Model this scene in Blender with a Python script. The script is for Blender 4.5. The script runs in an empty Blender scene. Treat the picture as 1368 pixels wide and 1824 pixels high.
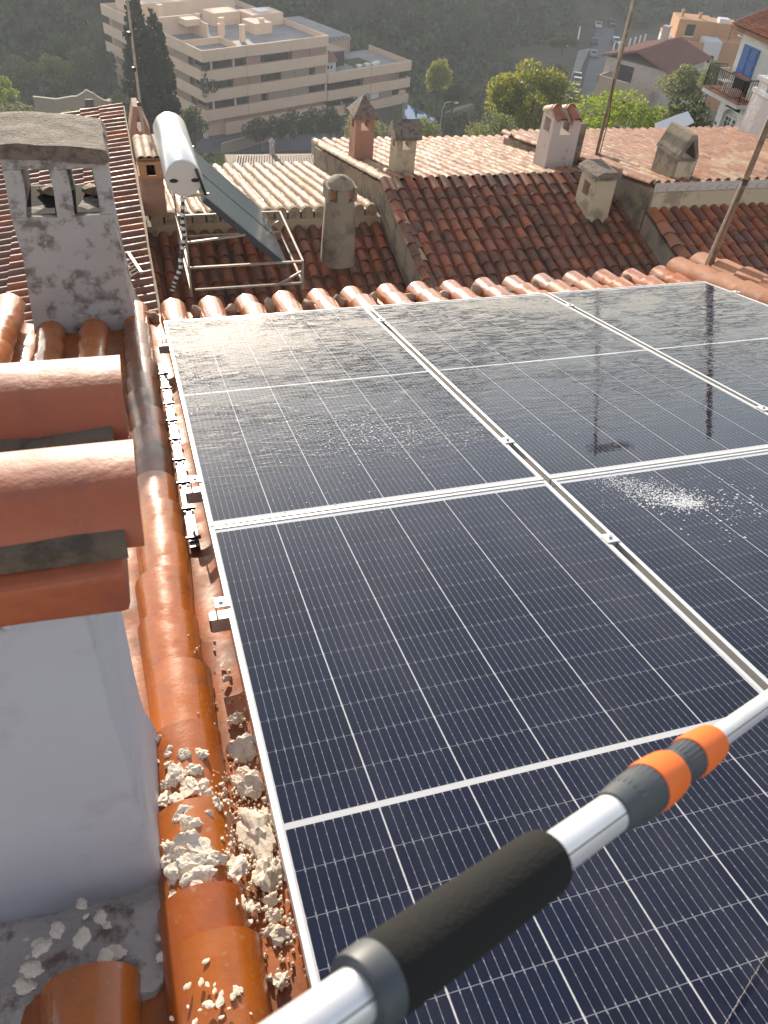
import bpy, bmesh, math, random
import numpy as np
from mathutils import Vector, Matrix
random.seed(11)
RNG = np.random.default_rng(5)
rad = math.radians
S = bpy.context.scene
COL = S.collection
# ---------------------------------------------------------------- camera
CAM = Vector((-0.1074, 0.4255, 1.1793))
RW = ((0.95671, -0.28057, 0.07743), (-0.13769, -0.67068, -0.72885), (0.25642, 0.68664, -0.68028))
cd = bpy.data.cameras.new('camera'); cam = bpy.data.objects.new('camera', cd); COL.objects.link(cam)
cd.sensor_fit = 'VERTICAL'; cd.sensor_height = 36.0; cd.sensor_width = 27.0
cd.lens = 36.0 * 1418.61 / 1824.0
cd.clip_start = 0.02; cd.clip_end = 3000
cd.dof.use_dof = True; cd.dof.focus_distance = 3.2; cd.dof.aperture_fstop = 11.0
m = Matrix.Identity(4)
for i in range(3):
    m[i][0] = RW[0][i]; m[i][1] = -RW[1][i]; m[i][2] = -RW[2][i]; m[i][3] = CAM[i]
cam.matrix_world = m
S.camera = cam
# ---------------------------------------------------------------- light
SUN_EL, SUN_AZ = 11.0, -1.5
w = bpy.data.worlds.new('World'); S.world = w; w.use_nodes = True
nt = w.node_tree; nt.nodes.clear()
sky = nt.nodes.new('ShaderNodeTexSky'); sky.sky_type = 'NISHITA'; sky.sun_disc = False
sky.sun_elevation = rad(SUN_EL); sky.sun_rotation = rad(SUN_AZ); sky.altitude = 100
sky.air_density = 1.0; sky.dust_density = 0.3; sky.ozone_density = 2.0
bg = nt.nodes.new('ShaderNodeBackground'); bg.inputs['Strength'].default_value = 0.15
wo = nt.nodes.new('ShaderNodeOutputWorld')
tint = nt.nodes.new('ShaderNodeMix'); tint.data_type = 'RGBA'; tint.blend_type = 'MULTIPLY'; tint.inputs[0].default_value = 1.0
tint.inputs[7].default_value = (1.0, .95, .93, 1)      # camera white balance
hs = nt.nodes.new('ShaderNodeHueSaturation'); hs.inputs['Saturation'].default_value = .43
nt.links.new(sky.outputs[0], hs.inputs['Color']); nt.links.new(hs.outputs[0], tint.inputs[6]); nt.links.new(tint.outputs[2], bg.inputs[0]); nt.links.new(bg.outputs[0], wo.inputs[0])
sl = bpy.data.lights.new('sun', 'SUN'); sl.energy = 3.8; sl.angle = rad(0.6); sl.color = (1.0, 0.87, 0.70)
sun = bpy.data.objects.new('sun', sl); COL.objects.link(sun)
sv = Vector((math.sin(rad(SUN_AZ)) * math.cos(rad(SUN_EL)), math.cos(rad(SUN_AZ)) * math.cos(rad(SUN_EL)), math.sin(rad(SUN_EL))))
sun.rotation_euler = sv.to_track_quat('Z', 'Y').to_euler(); sun.location = (0, 30, 30)
S.view_settings.view_transform = 'Standard'; S.view_settings.look = 'None'
S.view_settings.exposure = 1.15; S.view_settings.gamma = 1.0; S.view_settings.use_curve_mapping = False
S.cycles.max_bounces = 6; S.cycles.volume_bounces = 0; S.cycles.sample_clamp_indirect = 6.0
S.cycles.use_denoising = True
# ---------------------------------------------------------------- pixel rays (photograph pixels -> points at a known plane)
FPX = 1418.61
def ray(x, y):
    a, b = (x - 684) / FPX, (y - 912) / FPX
    return Vector([RW[0][i] * a + RW[1][i] * b + RW[2][i] for i in range(3)])
def at_y(x, y, v): d = ray(x, y); return CAM + d * ((v - CAM.y) / d.y)
def at_x(x, y, v): d = ray(x, y); return CAM + d * ((v - CAM.x) / d.x)
def at_z(x, y, v): d = ray(x, y); return CAM + d * ((v - CAM.z) / d.z)
def at_d(x, y, dep): return CAM + ray(x, y) * dep
AL = rad(14.0)
ROT = Matrix.Rotation(-AL, 3, 'X')
def uvn(u, v, n): return ROT @ Vector((u, v, n))
def at_roof(x, y, n):
    d = ROT.transposed() @ ray(x, y); c = ROT.transposed() @ CAM
    return c + d * ((n - c.z) / d.z)
# ---------------------------------------------------------------- materials
def _mat(name):
    mt = bpy.data.materials.new(name); mt.use_nodes = True
    t = mt.node_tree; b = t.nodes['Principled BSDF']
    return mt, t, b
def N(t, typ, **kw):
    n = t.nodes.new(typ)
    for k, v in kw.items():
        if hasattr(n, k) and not k.startswith('i_'): setattr(n, k, v)
    return n
def noise(t, scale, detail=5, rough=.55, coords='Object', stretch=None, dist=0.0):
    tc = N(t, 'ShaderNodeTexCoord') if coords != 'World' else N(t, 'ShaderNodeNewGeometry')
    out = tc.outputs[coords] if coords != 'World' else tc.outputs['Position']
    if stretch:
        mp = N(t, 'ShaderNodeMapping'); mp.inputs['Scale'].default_value = stretch; t.links.new(out, mp.inputs[0]); out = mp.outputs[0]
    n = N(t, 'ShaderNodeTexNoise'); n.inputs['Scale'].default_value = scale; n.inputs['Detail'].default_value = detail
    n.inputs['Roughness'].default_value = rough; n.inputs['Distortion'].default_value = dist
    t.links.new(out, n.inputs['Vector']); return n.outputs['Fac']
def ramp(t, fac, stops):
    r = N(t, 'ShaderNodeValToRGB'); e = r.color_ramp.elements
    while len(e) > len(stops): e.remove(e[-1])
    while len(e) < len(stops): e.new(0.5)
    for el, (p, c) in zip(e, stops):
        el.position = p; el.color = (c[0], c[1], c[2], 1) if not isinstance(c, (int, float)) else (c, c, c, 1)
    t.links.new(fac, r.inputs[0]); return r.outputs[0]
def mix(t, fac, a, b, mode='MIX'):
    n = N(t, 'ShaderNodeMix'); n.data_type = 'RGBA'; n.blend_type = mode
    for s, v in ((n.inputs[0], fac), (n.inputs[6], a), (n.inputs[7], b)):
        if hasattr(v, 'is_linked') or hasattr(v, 'links'): t.links.new(v, s)
        elif isinstance(v, (int, float)): s.default_value = v
        else: s.default_value = (v[0], v[1], v[2], 1)
    return n.outputs[2]
def math_(t, op, a, b=0.0):
    n = N(t, 'ShaderNodeMath'); n.operation = op
    for s, v in ((n.inputs[0], a), (n.inputs[1], b)):
        if isinstance(v, (int, float)): s.default_value = v
        else: t.links.new(v, s)
    return n.outputs[0]
def bump(t, b, h, strength, dist=0.01):
    n = N(t, 'ShaderNodeBump'); n.inputs['Strength'].default_value = strength; n.inputs['Distance'].default_value = dist
    t.links.new(h, n.inputs['Height']); t.links.new(n.outputs[0], b.inputs['Normal']); return n
def rnd(t): return N(t, 'ShaderNodeObjectInfo').outputs['Random']
def plain(name, c, rough=.7, metal=0.0, spec=.5, nz=0.0, sc=8.0, bmp=0.0, bd=.01, coat=0.0, coords='Object'):
    mt, t, b = _mat(name)
    b.inputs['Roughness'].default_value = rough; b.inputs['Metallic'].default_value = metal
    b.inputs['Specular IOR Level'].default_value = spec; b.inputs['Coat Weight'].default_value = coat
    b.inputs['Coat Roughness'].default_value = .05
    if nz or bmp:
        f = noise(t, sc, coords=coords)
        t.links.new(ramp(t, f, [(.3, [x * (1 - nz) for x in c]), (.7, [min(1, x * (1 + nz)) for x in c])]), b.inputs['Base Color'])
        if bmp: bump(t, b, noise(t, sc * 4, coords=coords), bmp, bd)
    else: b.inputs['Base Color'].default_value = (*c, 1)
    return mt
def tile_mat(name, cols, dirt, dirt_amt, rough_lo, rough_hi, coat=0.0, sc=6.0, bmp=.25, speck=.35):
    """cols: colours picked per tile; dirt: stain colour"""
    mt, t, b = _mat(name)
    r = rnd(t)
    base = ramp(t, r, [(i / max(1, len(cols) - 1), c) for i, c in enumerate(cols)])
    oi = N(t, 'ShaderNodeObjectInfo')
    f2 = noise(t, sc * .6, 6, .6, 'World')
    base = mix(t, math_(t, 'MULTIPLY', f2, .45), base, (cols[0][0] * .55, cols[0][1] * .5, cols[0][2] * .5))
    f = noise(t, sc, 8, .68, 'World')
    d = ramp(t, f, [(max(0, .62 - dirt_amt), 0.0), (.72 - dirt_amt * .3, 1.0)])
    base = mix(t, math_(t, 'MULTIPLY', d, .85), base, dirt)
    sp = ramp(t, noise(t, sc * 9, 3, .6, 'World'), [(.64, 0.0), (.72, 1.0)])
    base = mix(t, math_(t, 'MULTIPLY', sp, speck), base, (.46, .38, .30))
    t.links.new(base, b.inputs['Base Color'])
    rr = ramp(t, noise(t, sc * 1.5, 4, .6, 'World'), [(.35, rough_lo), (.65, rough_hi)])
    t.links.new(rr, b.inputs['Roughness'])
    b.inputs['Coat Weight'].default_value = coat; b.inputs['Coat Roughness'].default_value = .07
    bump(t, b, noise(t, sc * 7, 6, .6, 'World'), bmp, .004)
    return mt
M = {}
M['wet_tile'] = tile_mat('wet_orange_clay', [(.48, .125, .014), (.54, .155, .02), (.44, .105, .016), (.52, .175, .035)], (.24, .085, .035), .13, .18, .5, coat=.4, sc=5, bmp=.3)
M['pan_tile'] = tile_mat('damp_channel_clay', [(.46, .12, .018), (.50, .15, .025), (.40, .10, .02)], (.17, .075, .04), .17, .42, .75, coat=.06, sc=6, bmp=.35)
M['wet_dark'] = tile_mat('wet_brown_clay', [(.22, .07, .022), (.27, .085, .028), (.19, .065, .028)], (.08, .045, .03), .2, .25, .5, coat=.15, sc=5, bmp=.15)  # wet, stained clay; the chimney's shadow is also put into the colour
M['dry_tile'] = tile_mat('dry_orange_clay', [(.46, .20, .10), (.50, .23, .12), (.42, .17, .08)], (.20, .10, .06), .06, .6, .8, sc=7)
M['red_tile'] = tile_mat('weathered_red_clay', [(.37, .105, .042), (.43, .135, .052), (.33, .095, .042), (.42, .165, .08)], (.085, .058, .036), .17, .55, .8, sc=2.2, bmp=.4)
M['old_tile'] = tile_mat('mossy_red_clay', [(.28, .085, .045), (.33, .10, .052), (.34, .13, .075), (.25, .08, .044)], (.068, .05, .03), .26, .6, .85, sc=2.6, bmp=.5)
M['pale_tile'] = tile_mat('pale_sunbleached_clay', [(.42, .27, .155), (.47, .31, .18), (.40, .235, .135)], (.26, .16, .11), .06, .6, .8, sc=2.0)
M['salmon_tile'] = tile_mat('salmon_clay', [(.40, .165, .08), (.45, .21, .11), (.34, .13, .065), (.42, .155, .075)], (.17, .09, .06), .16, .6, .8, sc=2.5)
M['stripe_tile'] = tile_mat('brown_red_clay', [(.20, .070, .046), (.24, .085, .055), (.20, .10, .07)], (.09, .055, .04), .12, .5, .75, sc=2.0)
M['cap_tile'] = tile_mat('terracotta_cap', [(.42, .115, .05), (.38, .105, .045)], (.25, .07, .04), .10, .5, .62, sc=7, bmp=.35, speck=.08)
def plaster(name, c, stain, amt, sc=3.0, bmp=.35, bd=.01, rough=.85):
    mt, t, b = _mat(name); b.inputs['Roughness'].default_value = rough
    f = noise(t, sc, 8, .66, 'World')
    d = ramp(t, f, [(.58 - amt, 0.0), (.66 - amt * .6, 1.0)])
    c0 = ramp(t, noise(t, sc * .4, 4, .6, 'World'), [(.3, [x * .9 for x in c]), (.7, c)])
    t.links.new(mix(t, math_(t, 'MULTIPLY', d, .8), c0, stain), b.inputs['Base Color'])
    bump(t, b, noise(t, sc * 5, 7, .62, 'World'), bmp, bd)
    return mt
M['white_plaster'] = plaster('white_plaster', (.47, .475, .52), (.37, .365, .37), .04, 4.5, .35, .006)
M['blue_plaster'] = plaster('bluish_limewash', (.52, .56, .60), (.30, .28, .25), -.06, 7, .12, .006)
M['grey_plaster'] = plaster('peeling_grey_plaster', (.46, .44, .41), (.12, .095, .075), .085, 8.0, .6, .008)
M['cap_concrete'] = plaster('lichen_concrete', (.25, .195, .15), (.085, .068, .055), .10, 14, 1.0, .02)
M['cream_plaster'] = plaster('cream_plaster', (.52, .41, .28), (.26, .19, .13), .03, 2.5, .3, .02)
M['pink_plaster'] = plaster('reddish_plaster', (.42, .23, .16), (.25, .17, .13), .05, 3.0, .3, .02)
M['dirty_plaster'] = plaster('dirty_plaster', (.30, .235, .165), (.11, .09, .07), .10, 2.5, .4, .02)
M['chim_white'] = plaster('offwhite_plaster', (.56, .47, .42), (.25, .19, .16), .0, 4, .25, .015)
M['house_white'] = plaster('whitewash', (.66, .655, .63), (.50, .49, .46), .02, 1.4, .5, .05)
M['mortar'] = plaster('mortar', (.44, .34, .24), (.22, .16, .11), .08, 7, .7, .012)
M['cap_mortar'] = plaster('brown_mortar', (.17, .125, .085), (.07, .05, .035), .08, 14, 1.0, .012)
M['wet_mortar'] = plaster('dark_mortar', (.10, .075, .055), (.035, .028, .022), .12, 9, 1.0, .02, .45)
M['roof_deck'] = plaster('roof_deck_clay', (.085, .055, .04), (.035, .03, .022), .12, 4, 1.0, .03)
M['smear'] = plaster('smeared_plaster', (.56, .51, .47), (.17, .10, .07), .055, 13, .9, .01)
M['chips'] = plaster('plaster_chips', (.80, .70, .58), (.60, .50, .40), .02, 40, .5, .003)
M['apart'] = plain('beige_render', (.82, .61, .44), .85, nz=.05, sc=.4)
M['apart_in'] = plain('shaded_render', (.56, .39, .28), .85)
M['shutter'] = plain('pinkish_shutter', (.40, .24, .18), .7)
M['shutter_beige'] = plain('beige_shutter', (.36, .27, .20), .7)
M['glass_dark'] = plain('dark_glass', (.025, .027, .03), .12, spec=.6)
M['roofgrey'] = plain('grey_roof_membrane', (.30, .29, .28), .8, nz=.2, sc=.5)
M['white'] = plain('white_paint', (.75, .75, .73), .5)
M['asphalt'] = plain('asphalt', (.105, .112, .125), .85, nz=.15, sc=.3, coords='Object')
M['paving'] = plain('pavement_concrete', (.24, .23, .22), .85, nz=.1, sc=.6)
M['alu'] = plain('anodised_aluminium', (.80, .79, .76), .34, metal=.75, spec=.5)
M['alu_matte'] = plain('satin_aluminium_tube', (.78, .78, .80), .36, metal=.55, nz=.05, sc=30, bmp=.08, bd=.0006)
M['rail'] = plain('mill_rail', (.34, .30, .27), .5, metal=.6)
M['gap'] = plain('gap_strip_alu', (.16, .155, .14), .7)
M['steel'] = plain('stainless', (.5, .5, .5), .3, metal=1.0)
M['galv'] = plain('galvanised_angle', (.42, .37, .30), .55, metal=.35, nz=.2, sc=12)
M['rust'] = plain('rusty_mast', (.25, .17, .11), .6, metal=.3, nz=.4, sc=14)
M['black'] = plain('black_plastic', (.018, .018, .02), .3)
M['black_soot'] = plain('soot', (.02, .018, .016), .95)
M['foam'] = plain('black_foam', (.020, .020, .019), .95, spec=.2, bmp=.7, sc=90, bd=.0015)
M['darkgrey'] = plain('grey_plastic', (.055, .065, .075), .5)
M['orange'] = plain('orange_plastic', (.85, .16, .015), .45)
M['tank'] = plain('white_enamel', (.72, .72, .70), .28, coat=.4)
M['collector'] = plain('collector_glass', (.16, .19, .20), .10, spec=.6)
M['blue_wood'] = plain('blue_shutter', (.05, .13, .36), .6)
M['iron'] = plain('wrought_iron', (.06, .045, .035), .6)
M['pool'] = plain('pool_water', (.02, .16, .42), .08)
M['lawn'] = plain('lawn', (.055, .085, .02), .95, nz=.4, sc=.6, bmp=.6, bd=.1)
M['orange_wall'] = plain('orange_render', (.52, .27, .13), .85, nz=.06, sc=.6)
M['beige_wall'] = plain('sand_render', (.46, .36, .26), .85, nz=.06, sc=.6)
M['far_white'] = plain('far_white', (.62, .62, .62), .8)
M['far_tile'] = tile_mat('far_red_tile', [(.28, .11, .08), (.25, .10, .07)], (.16, .08, .06), .1, .7, .8, sc=1.0)
M['far_grey_tile'] = tile_mat('far_grey_tile', [(.30, .22, .16), (.26, .19, .14)], (.12, .10, .08), .1, .7, .8, sc=2.0)
M['bark'] = plain('bark', (.09, .065, .045), .9, nz=.3, sc=6)
M['soil'] = None
for nm_, c_ in (('car_white', (.62, .63, .64)), ('car_blue', (.05, .07, .11)), ('car_black', (.03, .03, .035)), ('car_silver', (.30, .31, .32)), ('car_yellow', (.45, .33, .03)), ('car_green', (.06, .09, .09))):
    M[nm_] = plain(nm_, c_, .3, coat=.6)
M['tyre'] = plain('tyre_rubber', (.02, .02, .02), .8)
def leaf_mat(name, c, c2, trans=.35):
    mt = bpy.data.materials.new(name); mt.use_nodes = True; t = mt.node_tree; t.nodes.clear()
    col = ramp(t, noise(t, 1.1, 4, .6, 'Object'), [(.3, c), (.7, c2)])
    d = N(t, 'ShaderNodeBsdfDiffuse'); tr = N(t, 'ShaderNodeBsdfTranslucent'); mx = N(t, 'ShaderNodeMixShader'); o = N(t, 'ShaderNodeOutputMaterial')
    gl = N(t, 'ShaderNodeBsdfGlossy'); gl.inputs['Roughness'].default_value = .45; gl.inputs['Color'].default_value = (.6, .6, .6, 1); m2 = N(t, 'ShaderNodeMixShader')
    m2.inputs[0].default_value = .05
    t.links.new(col, d.inputs[0]); t.links.new(mix(t, .5, col, [min(1, x * 1.6) for x in c2]), tr.inputs[0])
    mx.inputs[0].default_value = trans
    t.links.new(d.outputs[0], mx.inputs[1]); t.links.new(tr.outputs[0], mx.inputs[2])
    t.links.new(mx.outputs[0], m2.inputs[1]); t.links.new(gl.outputs[0], m2.inputs[2]); t.links.new(m2.outputs[0], o.inputs[0])
    return mt
M['leaf_pine'] = leaf_mat('pine_leaf', (.15, .17, .03), (.28, .28, .05), .48)
M['leaf_dark'] = leaf_mat('dark_leaf', (.045, .062, .026), (.095, .115, .045), .35)
M['leaf_olive'] = leaf_mat('olive_leaf', (.13, .15, .06), (.21, .22, .09), .45)
M['leaf_cypress'] = leaf_mat('cypress_leaf', (.026, .038, .018), (.05, .06, .026), .2)
M['leaf_bright'] = leaf_mat('bright_leaf', (.15, .22, .025), (.28, .34, .045), .5)
M['leaf_wood'] = leaf_mat('wood_leaf', (.045, .066, .024), (.095, .12, .045), .28)
# solar cell face
def cell_mat():
    mt, t, b = _mat('solar_cell_silicon')
    tc = N(t, 'ShaderNodeTexCoord'); sx = N(t, 'ShaderNodeSeparateXYZ'); t.links.new(tc.outputs['Object'], sx.inputs[0])
    fr = math_(t, 'FRACT', math_(t, 'ADD', math_(t, 'DIVIDE', sx.outputs[0], .0182), .5))
    dd = math_(t, 'ABSOLUTE', math_(t, 'SUBTRACT', fr, .5))
    bus = math_(t, 'LESS_THAN', dd, .025)
    ay = math_(t, 'ABSOLUTE', sx.outputs[1])
    pad = math_(t, 'MULTIPLY', math_(t, 'LESS_THAN', dd, .065), math_(t, 'GREATER_THAN', ay, .0395))
    pad2 = math_(t, 'MULTIPLY', math_(t, 'LESS_THAN', dd, .045), math_(t, 'LESS_THAN', math_(t, 'ABSOLUTE', math_(t, 'SUBTRACT', ay, .015)), .0022))
    al = math_(t, 'MAXIMUM', math_(t, 'MAXIMUM', bus, pad), pad2)
    ox = math_(t, 'ADD', math_(t, 'MULTIPLY', rnd(t), .5), .75)
    cc = mix(t, ox, (0, 0, 0), (.0055, .0085, .026))
    fin = mix(t, al, cc, (.22, .23, .26))
    dust = ramp(t, noise(t, 2.2, 7, .65, 'World', (1.6, .5, 1)), [(.42, 0.0), (.75, 1.0)])
    t.links.new(mix(t, math_(t, 'MULTIPLY', dust, .07), fin, (.30, .29, .27)), b.inputs['Base Color'])
    return mt, t, b
def ripple(t, b):
    """water film: long ripples across the slope, calmer and drier towards the ridge"""
    g = N(t, 'ShaderNodeNewGeometry'); sp = N(t, 'ShaderNodeSeparateXYZ'); t.links.new(g.outputs['Position'], sp.inputs[0])
    wet = N(t, 'ShaderNodeMapRange'); wet.inputs[1].default_value = 2.3; wet.inputs[2].default_value = 3.6
    t.links.new(sp.outputs[1], wet.inputs[0])
    n1 = noise(t, 9, 3, .5, 'World', (.7, 3.2, 1.0), .8)
    n2 = noise(t, 30, 2, .5, 'World', (.7, 2.2, 1.0), .4)
    patch = ramp(t, noise(t, 1.7, 3, .55, 'World', (1, 1.4, 1)), [(.38, 0.0), (.58, 1.0)])
    crest = ramp(t, n1, [(.46, 0.0), (.56, 1.0)])
    h = math_(t, 'ADD', math_(t, 'MULTIPLY', math_(t, 'MULTIPLY', crest, patch), 1.0), math_(t, 'MULTIPLY', n2, .4))
    h = math_(t, 'MULTIPLY', h, wet.outputs[0])
    fine = noise(t, 90, 2, .5, 'World')
    h = math_(t, 'ADD', h, math_(t, 'MULTIPLY', fine, .012))
    bn = N(t, 'ShaderNodeBump'); bn.inputs['Strength'].default_value = .55; bn.inputs['Distance'].default_value = .0035
    t.links.new(h, bn.inputs['Height'])
    t.links.new(bn.outputs[0], b.inputs['Coat Normal'])
    b.inputs['Coat Weight'].default_value = .85; b.inputs['Coat Roughness'].default_value = .02; b.inputs['Coat IOR'].default_value = 1.45
    b.inputs['Specular IOR Level'].default_value = .0; b.inputs['Roughness'].default_value = .4
M['cell'], t_, b_ = cell_mat(); ripple(t_, b_)
M['backsheet'], t_, b_ = _mat('white_backsheet'); b_.inputs['Base Color'].default_value = (.50, .51, .53, 1); ripple(t_, b_)
# ---------------------------------------------------------------- mesh building
class MB:
    def __init__(s): s.v = []; s.f = []
    def add(s, vs, fs):
        o = len(s.v); s.v += [tuple(x) for x in vs]; s.f += [tuple(i + o for i in f) for f in fs]; return s
    def hexa(s, b, tp):
        n = len(b); vs = list(b) + list(tp)
        fs = [tuple(range(n - 1, -1, -1)), tuple(range(n, 2 * n))] + [(i, (i + 1) % n, n + (i + 1) % n, n + i) for i in range(n)]
        return s.add(vs, fs)
    def box(s, x0, x1, y0, y1, z0, z1):
        b = [(x0, y0, z0), (x1, y0, z0), (x1, y1, z0), (x0, y1, z0)]
        return s.hexa(b, [(p[0], p[1], z1) for p in b])
    def bar(s, p, q, wx, wz=None, up=(0, 0, 1)):
        p, q = Vector(p), Vector(q); d = (q - p).normalized(); wz = wz or wx
        a = d.cross(Vector(up))
        if a.length < 1e-3: a = d.cross(Vector((1, 0, 0)))
        a.normalize(); c = a.cross(d)
        k = [(-.5, -.5), (.5, -.5), (.5, .5), (-.5, .5)]
        return s.hexa([p + a * wx * i + c * wz * j for i, j in k], [q + a * wx * i + c * wz * j for i, j in k])
    def tube(s, pts, r, seg=10, cap=True):
        pts = [Vector(p) for p in pts]; rs = r if isinstance(r, (list, tuple)) else [r] * len(pts)
        o = len(s.v); prev = None
        for i, p in enumerate(pts):
            d = (pts[min(i + 1, len(pts) - 1)] - pts[max(i - 1, 0)])
            if d.length < 1e-9: d = Vector((0, 0, 1))
            d.normalize()
            if prev is None:
                a = d.cross(Vector((0, 0, 1)))
                if a.length < 1e-3: a = d.cross(Vector((1, 0, 0)))
            else: a = prev - d * prev.dot(d)
            a.normalize(); prev = a; c = d.cross(a)
            for k in range(seg):
                an = 2 * math.pi * k / seg; s.v.append(tuple(p + (a * math.cos(an) + c * math.sin(an)) * rs[i]))
        for i in range(len(pts) - 1):
            for k in range(seg):
                k2 = (k + 1) % seg; s.f.append((o + i * seg + k, o + i * seg + k2, o + (i + 1) * seg + k2, o + (i + 1) * seg + k))
        if cap: s.f.append(tuple(o + k for k in range(seg - 1, -1, -1))); s.f.append(tuple(o + (len(pts) - 1) * seg + k for k in range(seg)))
        return s
    def prism(s, poly, axis, a, b):
        """poly: 2D outline; axis 'x': (y,z) outline extruded along x, 'y': (x,z) along y, 'z': (x,y) along z"""
        f = {'x': lambda p, h: (h, p[0], p[1]), 'y': lambda p, h: (p[0], h, p[1]), 'z': lambda p, h: (p[0], p[1], h)}[axis]
        return s.hexa([f(p, a) for p in poly], [f(p, b) for p in poly])
    def build(s, name, mat, parent=None, smooth=False, world=True, bevel=0.0):
        me = bpy.data.meshes.new(name)
        off = Vector((0, 0, 0))
        if world and parent is not None:
            r = parent
            while r.parent: r = r.parent
            off = r.location
        me.from_pydata([(v[0] - off[0], v[1] - off[1], v[2] - off[2]) for v in s.v], [], s.f)
        bm = bmesh.new(); bm.from_mesh(me); bmesh.ops.recalc_face_normals(bm, faces=bm.faces)
        if bevel: bmesh.ops.bevel(bm, geom=bm.edges[:], offset=bevel, segments=2, affect='EDGES', profile=.6)
        bm.to_mesh(me); bm.free()
        me.materials.append(mat)
        if smooth:
            for p in me.polygons: p.use_smooth = True
            try: me.set_sharp_from_angle(angle=rad(40))
            except Exception: pass
        o = bpy.data.objects.new(name, me); COL.objects.link(o)
        if parent is not None: o.parent = parent
        return o
def tag(o, label=None, cat=None, group=None, kind=None):
    if label: o['label'] = label
    if cat: o['category'] = cat
    if group: o['group'] = group
    if kind: o['kind'] = kind
    return o
def thing(name, label, cat, loc=(0, 0, 0), group=None, rot=None):
    o = bpy.data.objects.new(name, None); COL.objects.link(o); o.location = loc; o.empty_display_size = .1
    if rot: o.rotation_euler = rot
    return tag(o, label, cat, group)
def inst(me, name, parent, loc, rot=(0, 0, 0), sc=(1, 1, 1)):
    o = bpy.data.objects.new(name, me); COL.objects.link(o); o.parent = parent; o.location = loc; o.rotation_euler = rot; o.scale = sc
    return o
def roughen(o, cuts, amp, scale=6.0, seed=0.0):
    """subdivide and push a mesh about with noise so that plaster edges are uneven"""
    from mathutils import noise as mn
    bm = bmesh.new(); bm.from_mesh(o.data)
    bmesh.ops.subdivide_edges(bm, edges=bm.edges[:], cuts=cuts, use_grid_fill=True)
    for v in bm.verts:
        p = v.co * scale + Vector((seed, seed * 2, 0))
        v.co += Vector((mn.noise(p), mn.noise(p + Vector((7, 3, 1))), mn.noise(p + Vector((1, 9, 4))))) * amp
    bm.to_mesh(o.data); bm.free()
    for p in o.data.polygons: p.use_smooth = True
    try: o.data.set_sharp_from_angle(angle=rad(50))
    except Exception: pass
    return o
# barrel tile: lower (wide) end towards +y, upper end at y=0
def barrel(L, r0, r1, h=.9, t=.012, seg=10, up=True, name='barrel'):
    vs, fs = [], []
    for (y, r) in ((0, r0), (L, r1)):
        for rr in (r, r - t):
            for k in range(seg + 1):
                a = math.pi * k / seg
                vs.append((-math.cos(a) * rr, y, math.sin(a) * rr * h * (1 if up else -1)))
    n = seg + 1
    for k in range(seg):
        fs.append((k, k + 1, 2 * n + k + 1, 2 * n + k))           # outer
        fs.append((n + k + 1, n + k, 3 * n + k, 3 * n + k + 1))   # inner
        fs.append((2 * n + k, 2 * n + k + 1, 3 * n + k + 1, 3 * n + k))  # wide end rim
        fs.append((k + 1, k, n + k, n + k + 1))
    for k in (0, seg): fs.append((k, n + k, 3 * n + k, 2 * n + k))
    me = bpy.data.meshes.new(name); me.from_pydata(vs, [], fs)
    bm = bmesh.new(); bm.from_mesh(me); bmesh.ops.recalc_face_normals(bm, faces=bm.faces); bm.to_mesh(me); bm.free()
    for p in me.polygons: p.use_smooth = True
    try: me.set_sharp_from_angle(angle=rad(45))
    except Exception: pass
    return me
def with_mat(me, mat):
    c = me.copy(); c.materials.clear(); c.materials.append(mat); return c
def join_stuff(name, me, mats4, mat, parent):
    """many copies of one mesh joined into a single part of kind stuff"""
    nv = len(me.vertices); co = np.empty(nv * 3); me.vertices.foreach_get('co', co); co = co.reshape(-1, 3)
    fs = [tuple(p.vertices) for p in me.polygons]
    V, F = [], []
    for i, mm in enumerate(mats4):
        A = np.array(mm); V.append(co @ A[:3, :3].T + A[:3, 3]); F += [tuple(k + i * nv for k in f) for f in fs]
    V = np.concatenate(V)
    m2 = bpy.data.meshes.new(name); m2.from_pydata(V.tolist(), [], F); m2.materials.append(mat)
    for p in m2.polygons: p.use_smooth = True
    try: m2.set_sharp_from_angle(angle=rad(45))
    except Exception: pass
    o = bpy.data.objects.new(name, m2); COL.objects.link(o); o.parent = parent; o['kind'] = 'stuff'
    return o
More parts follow.
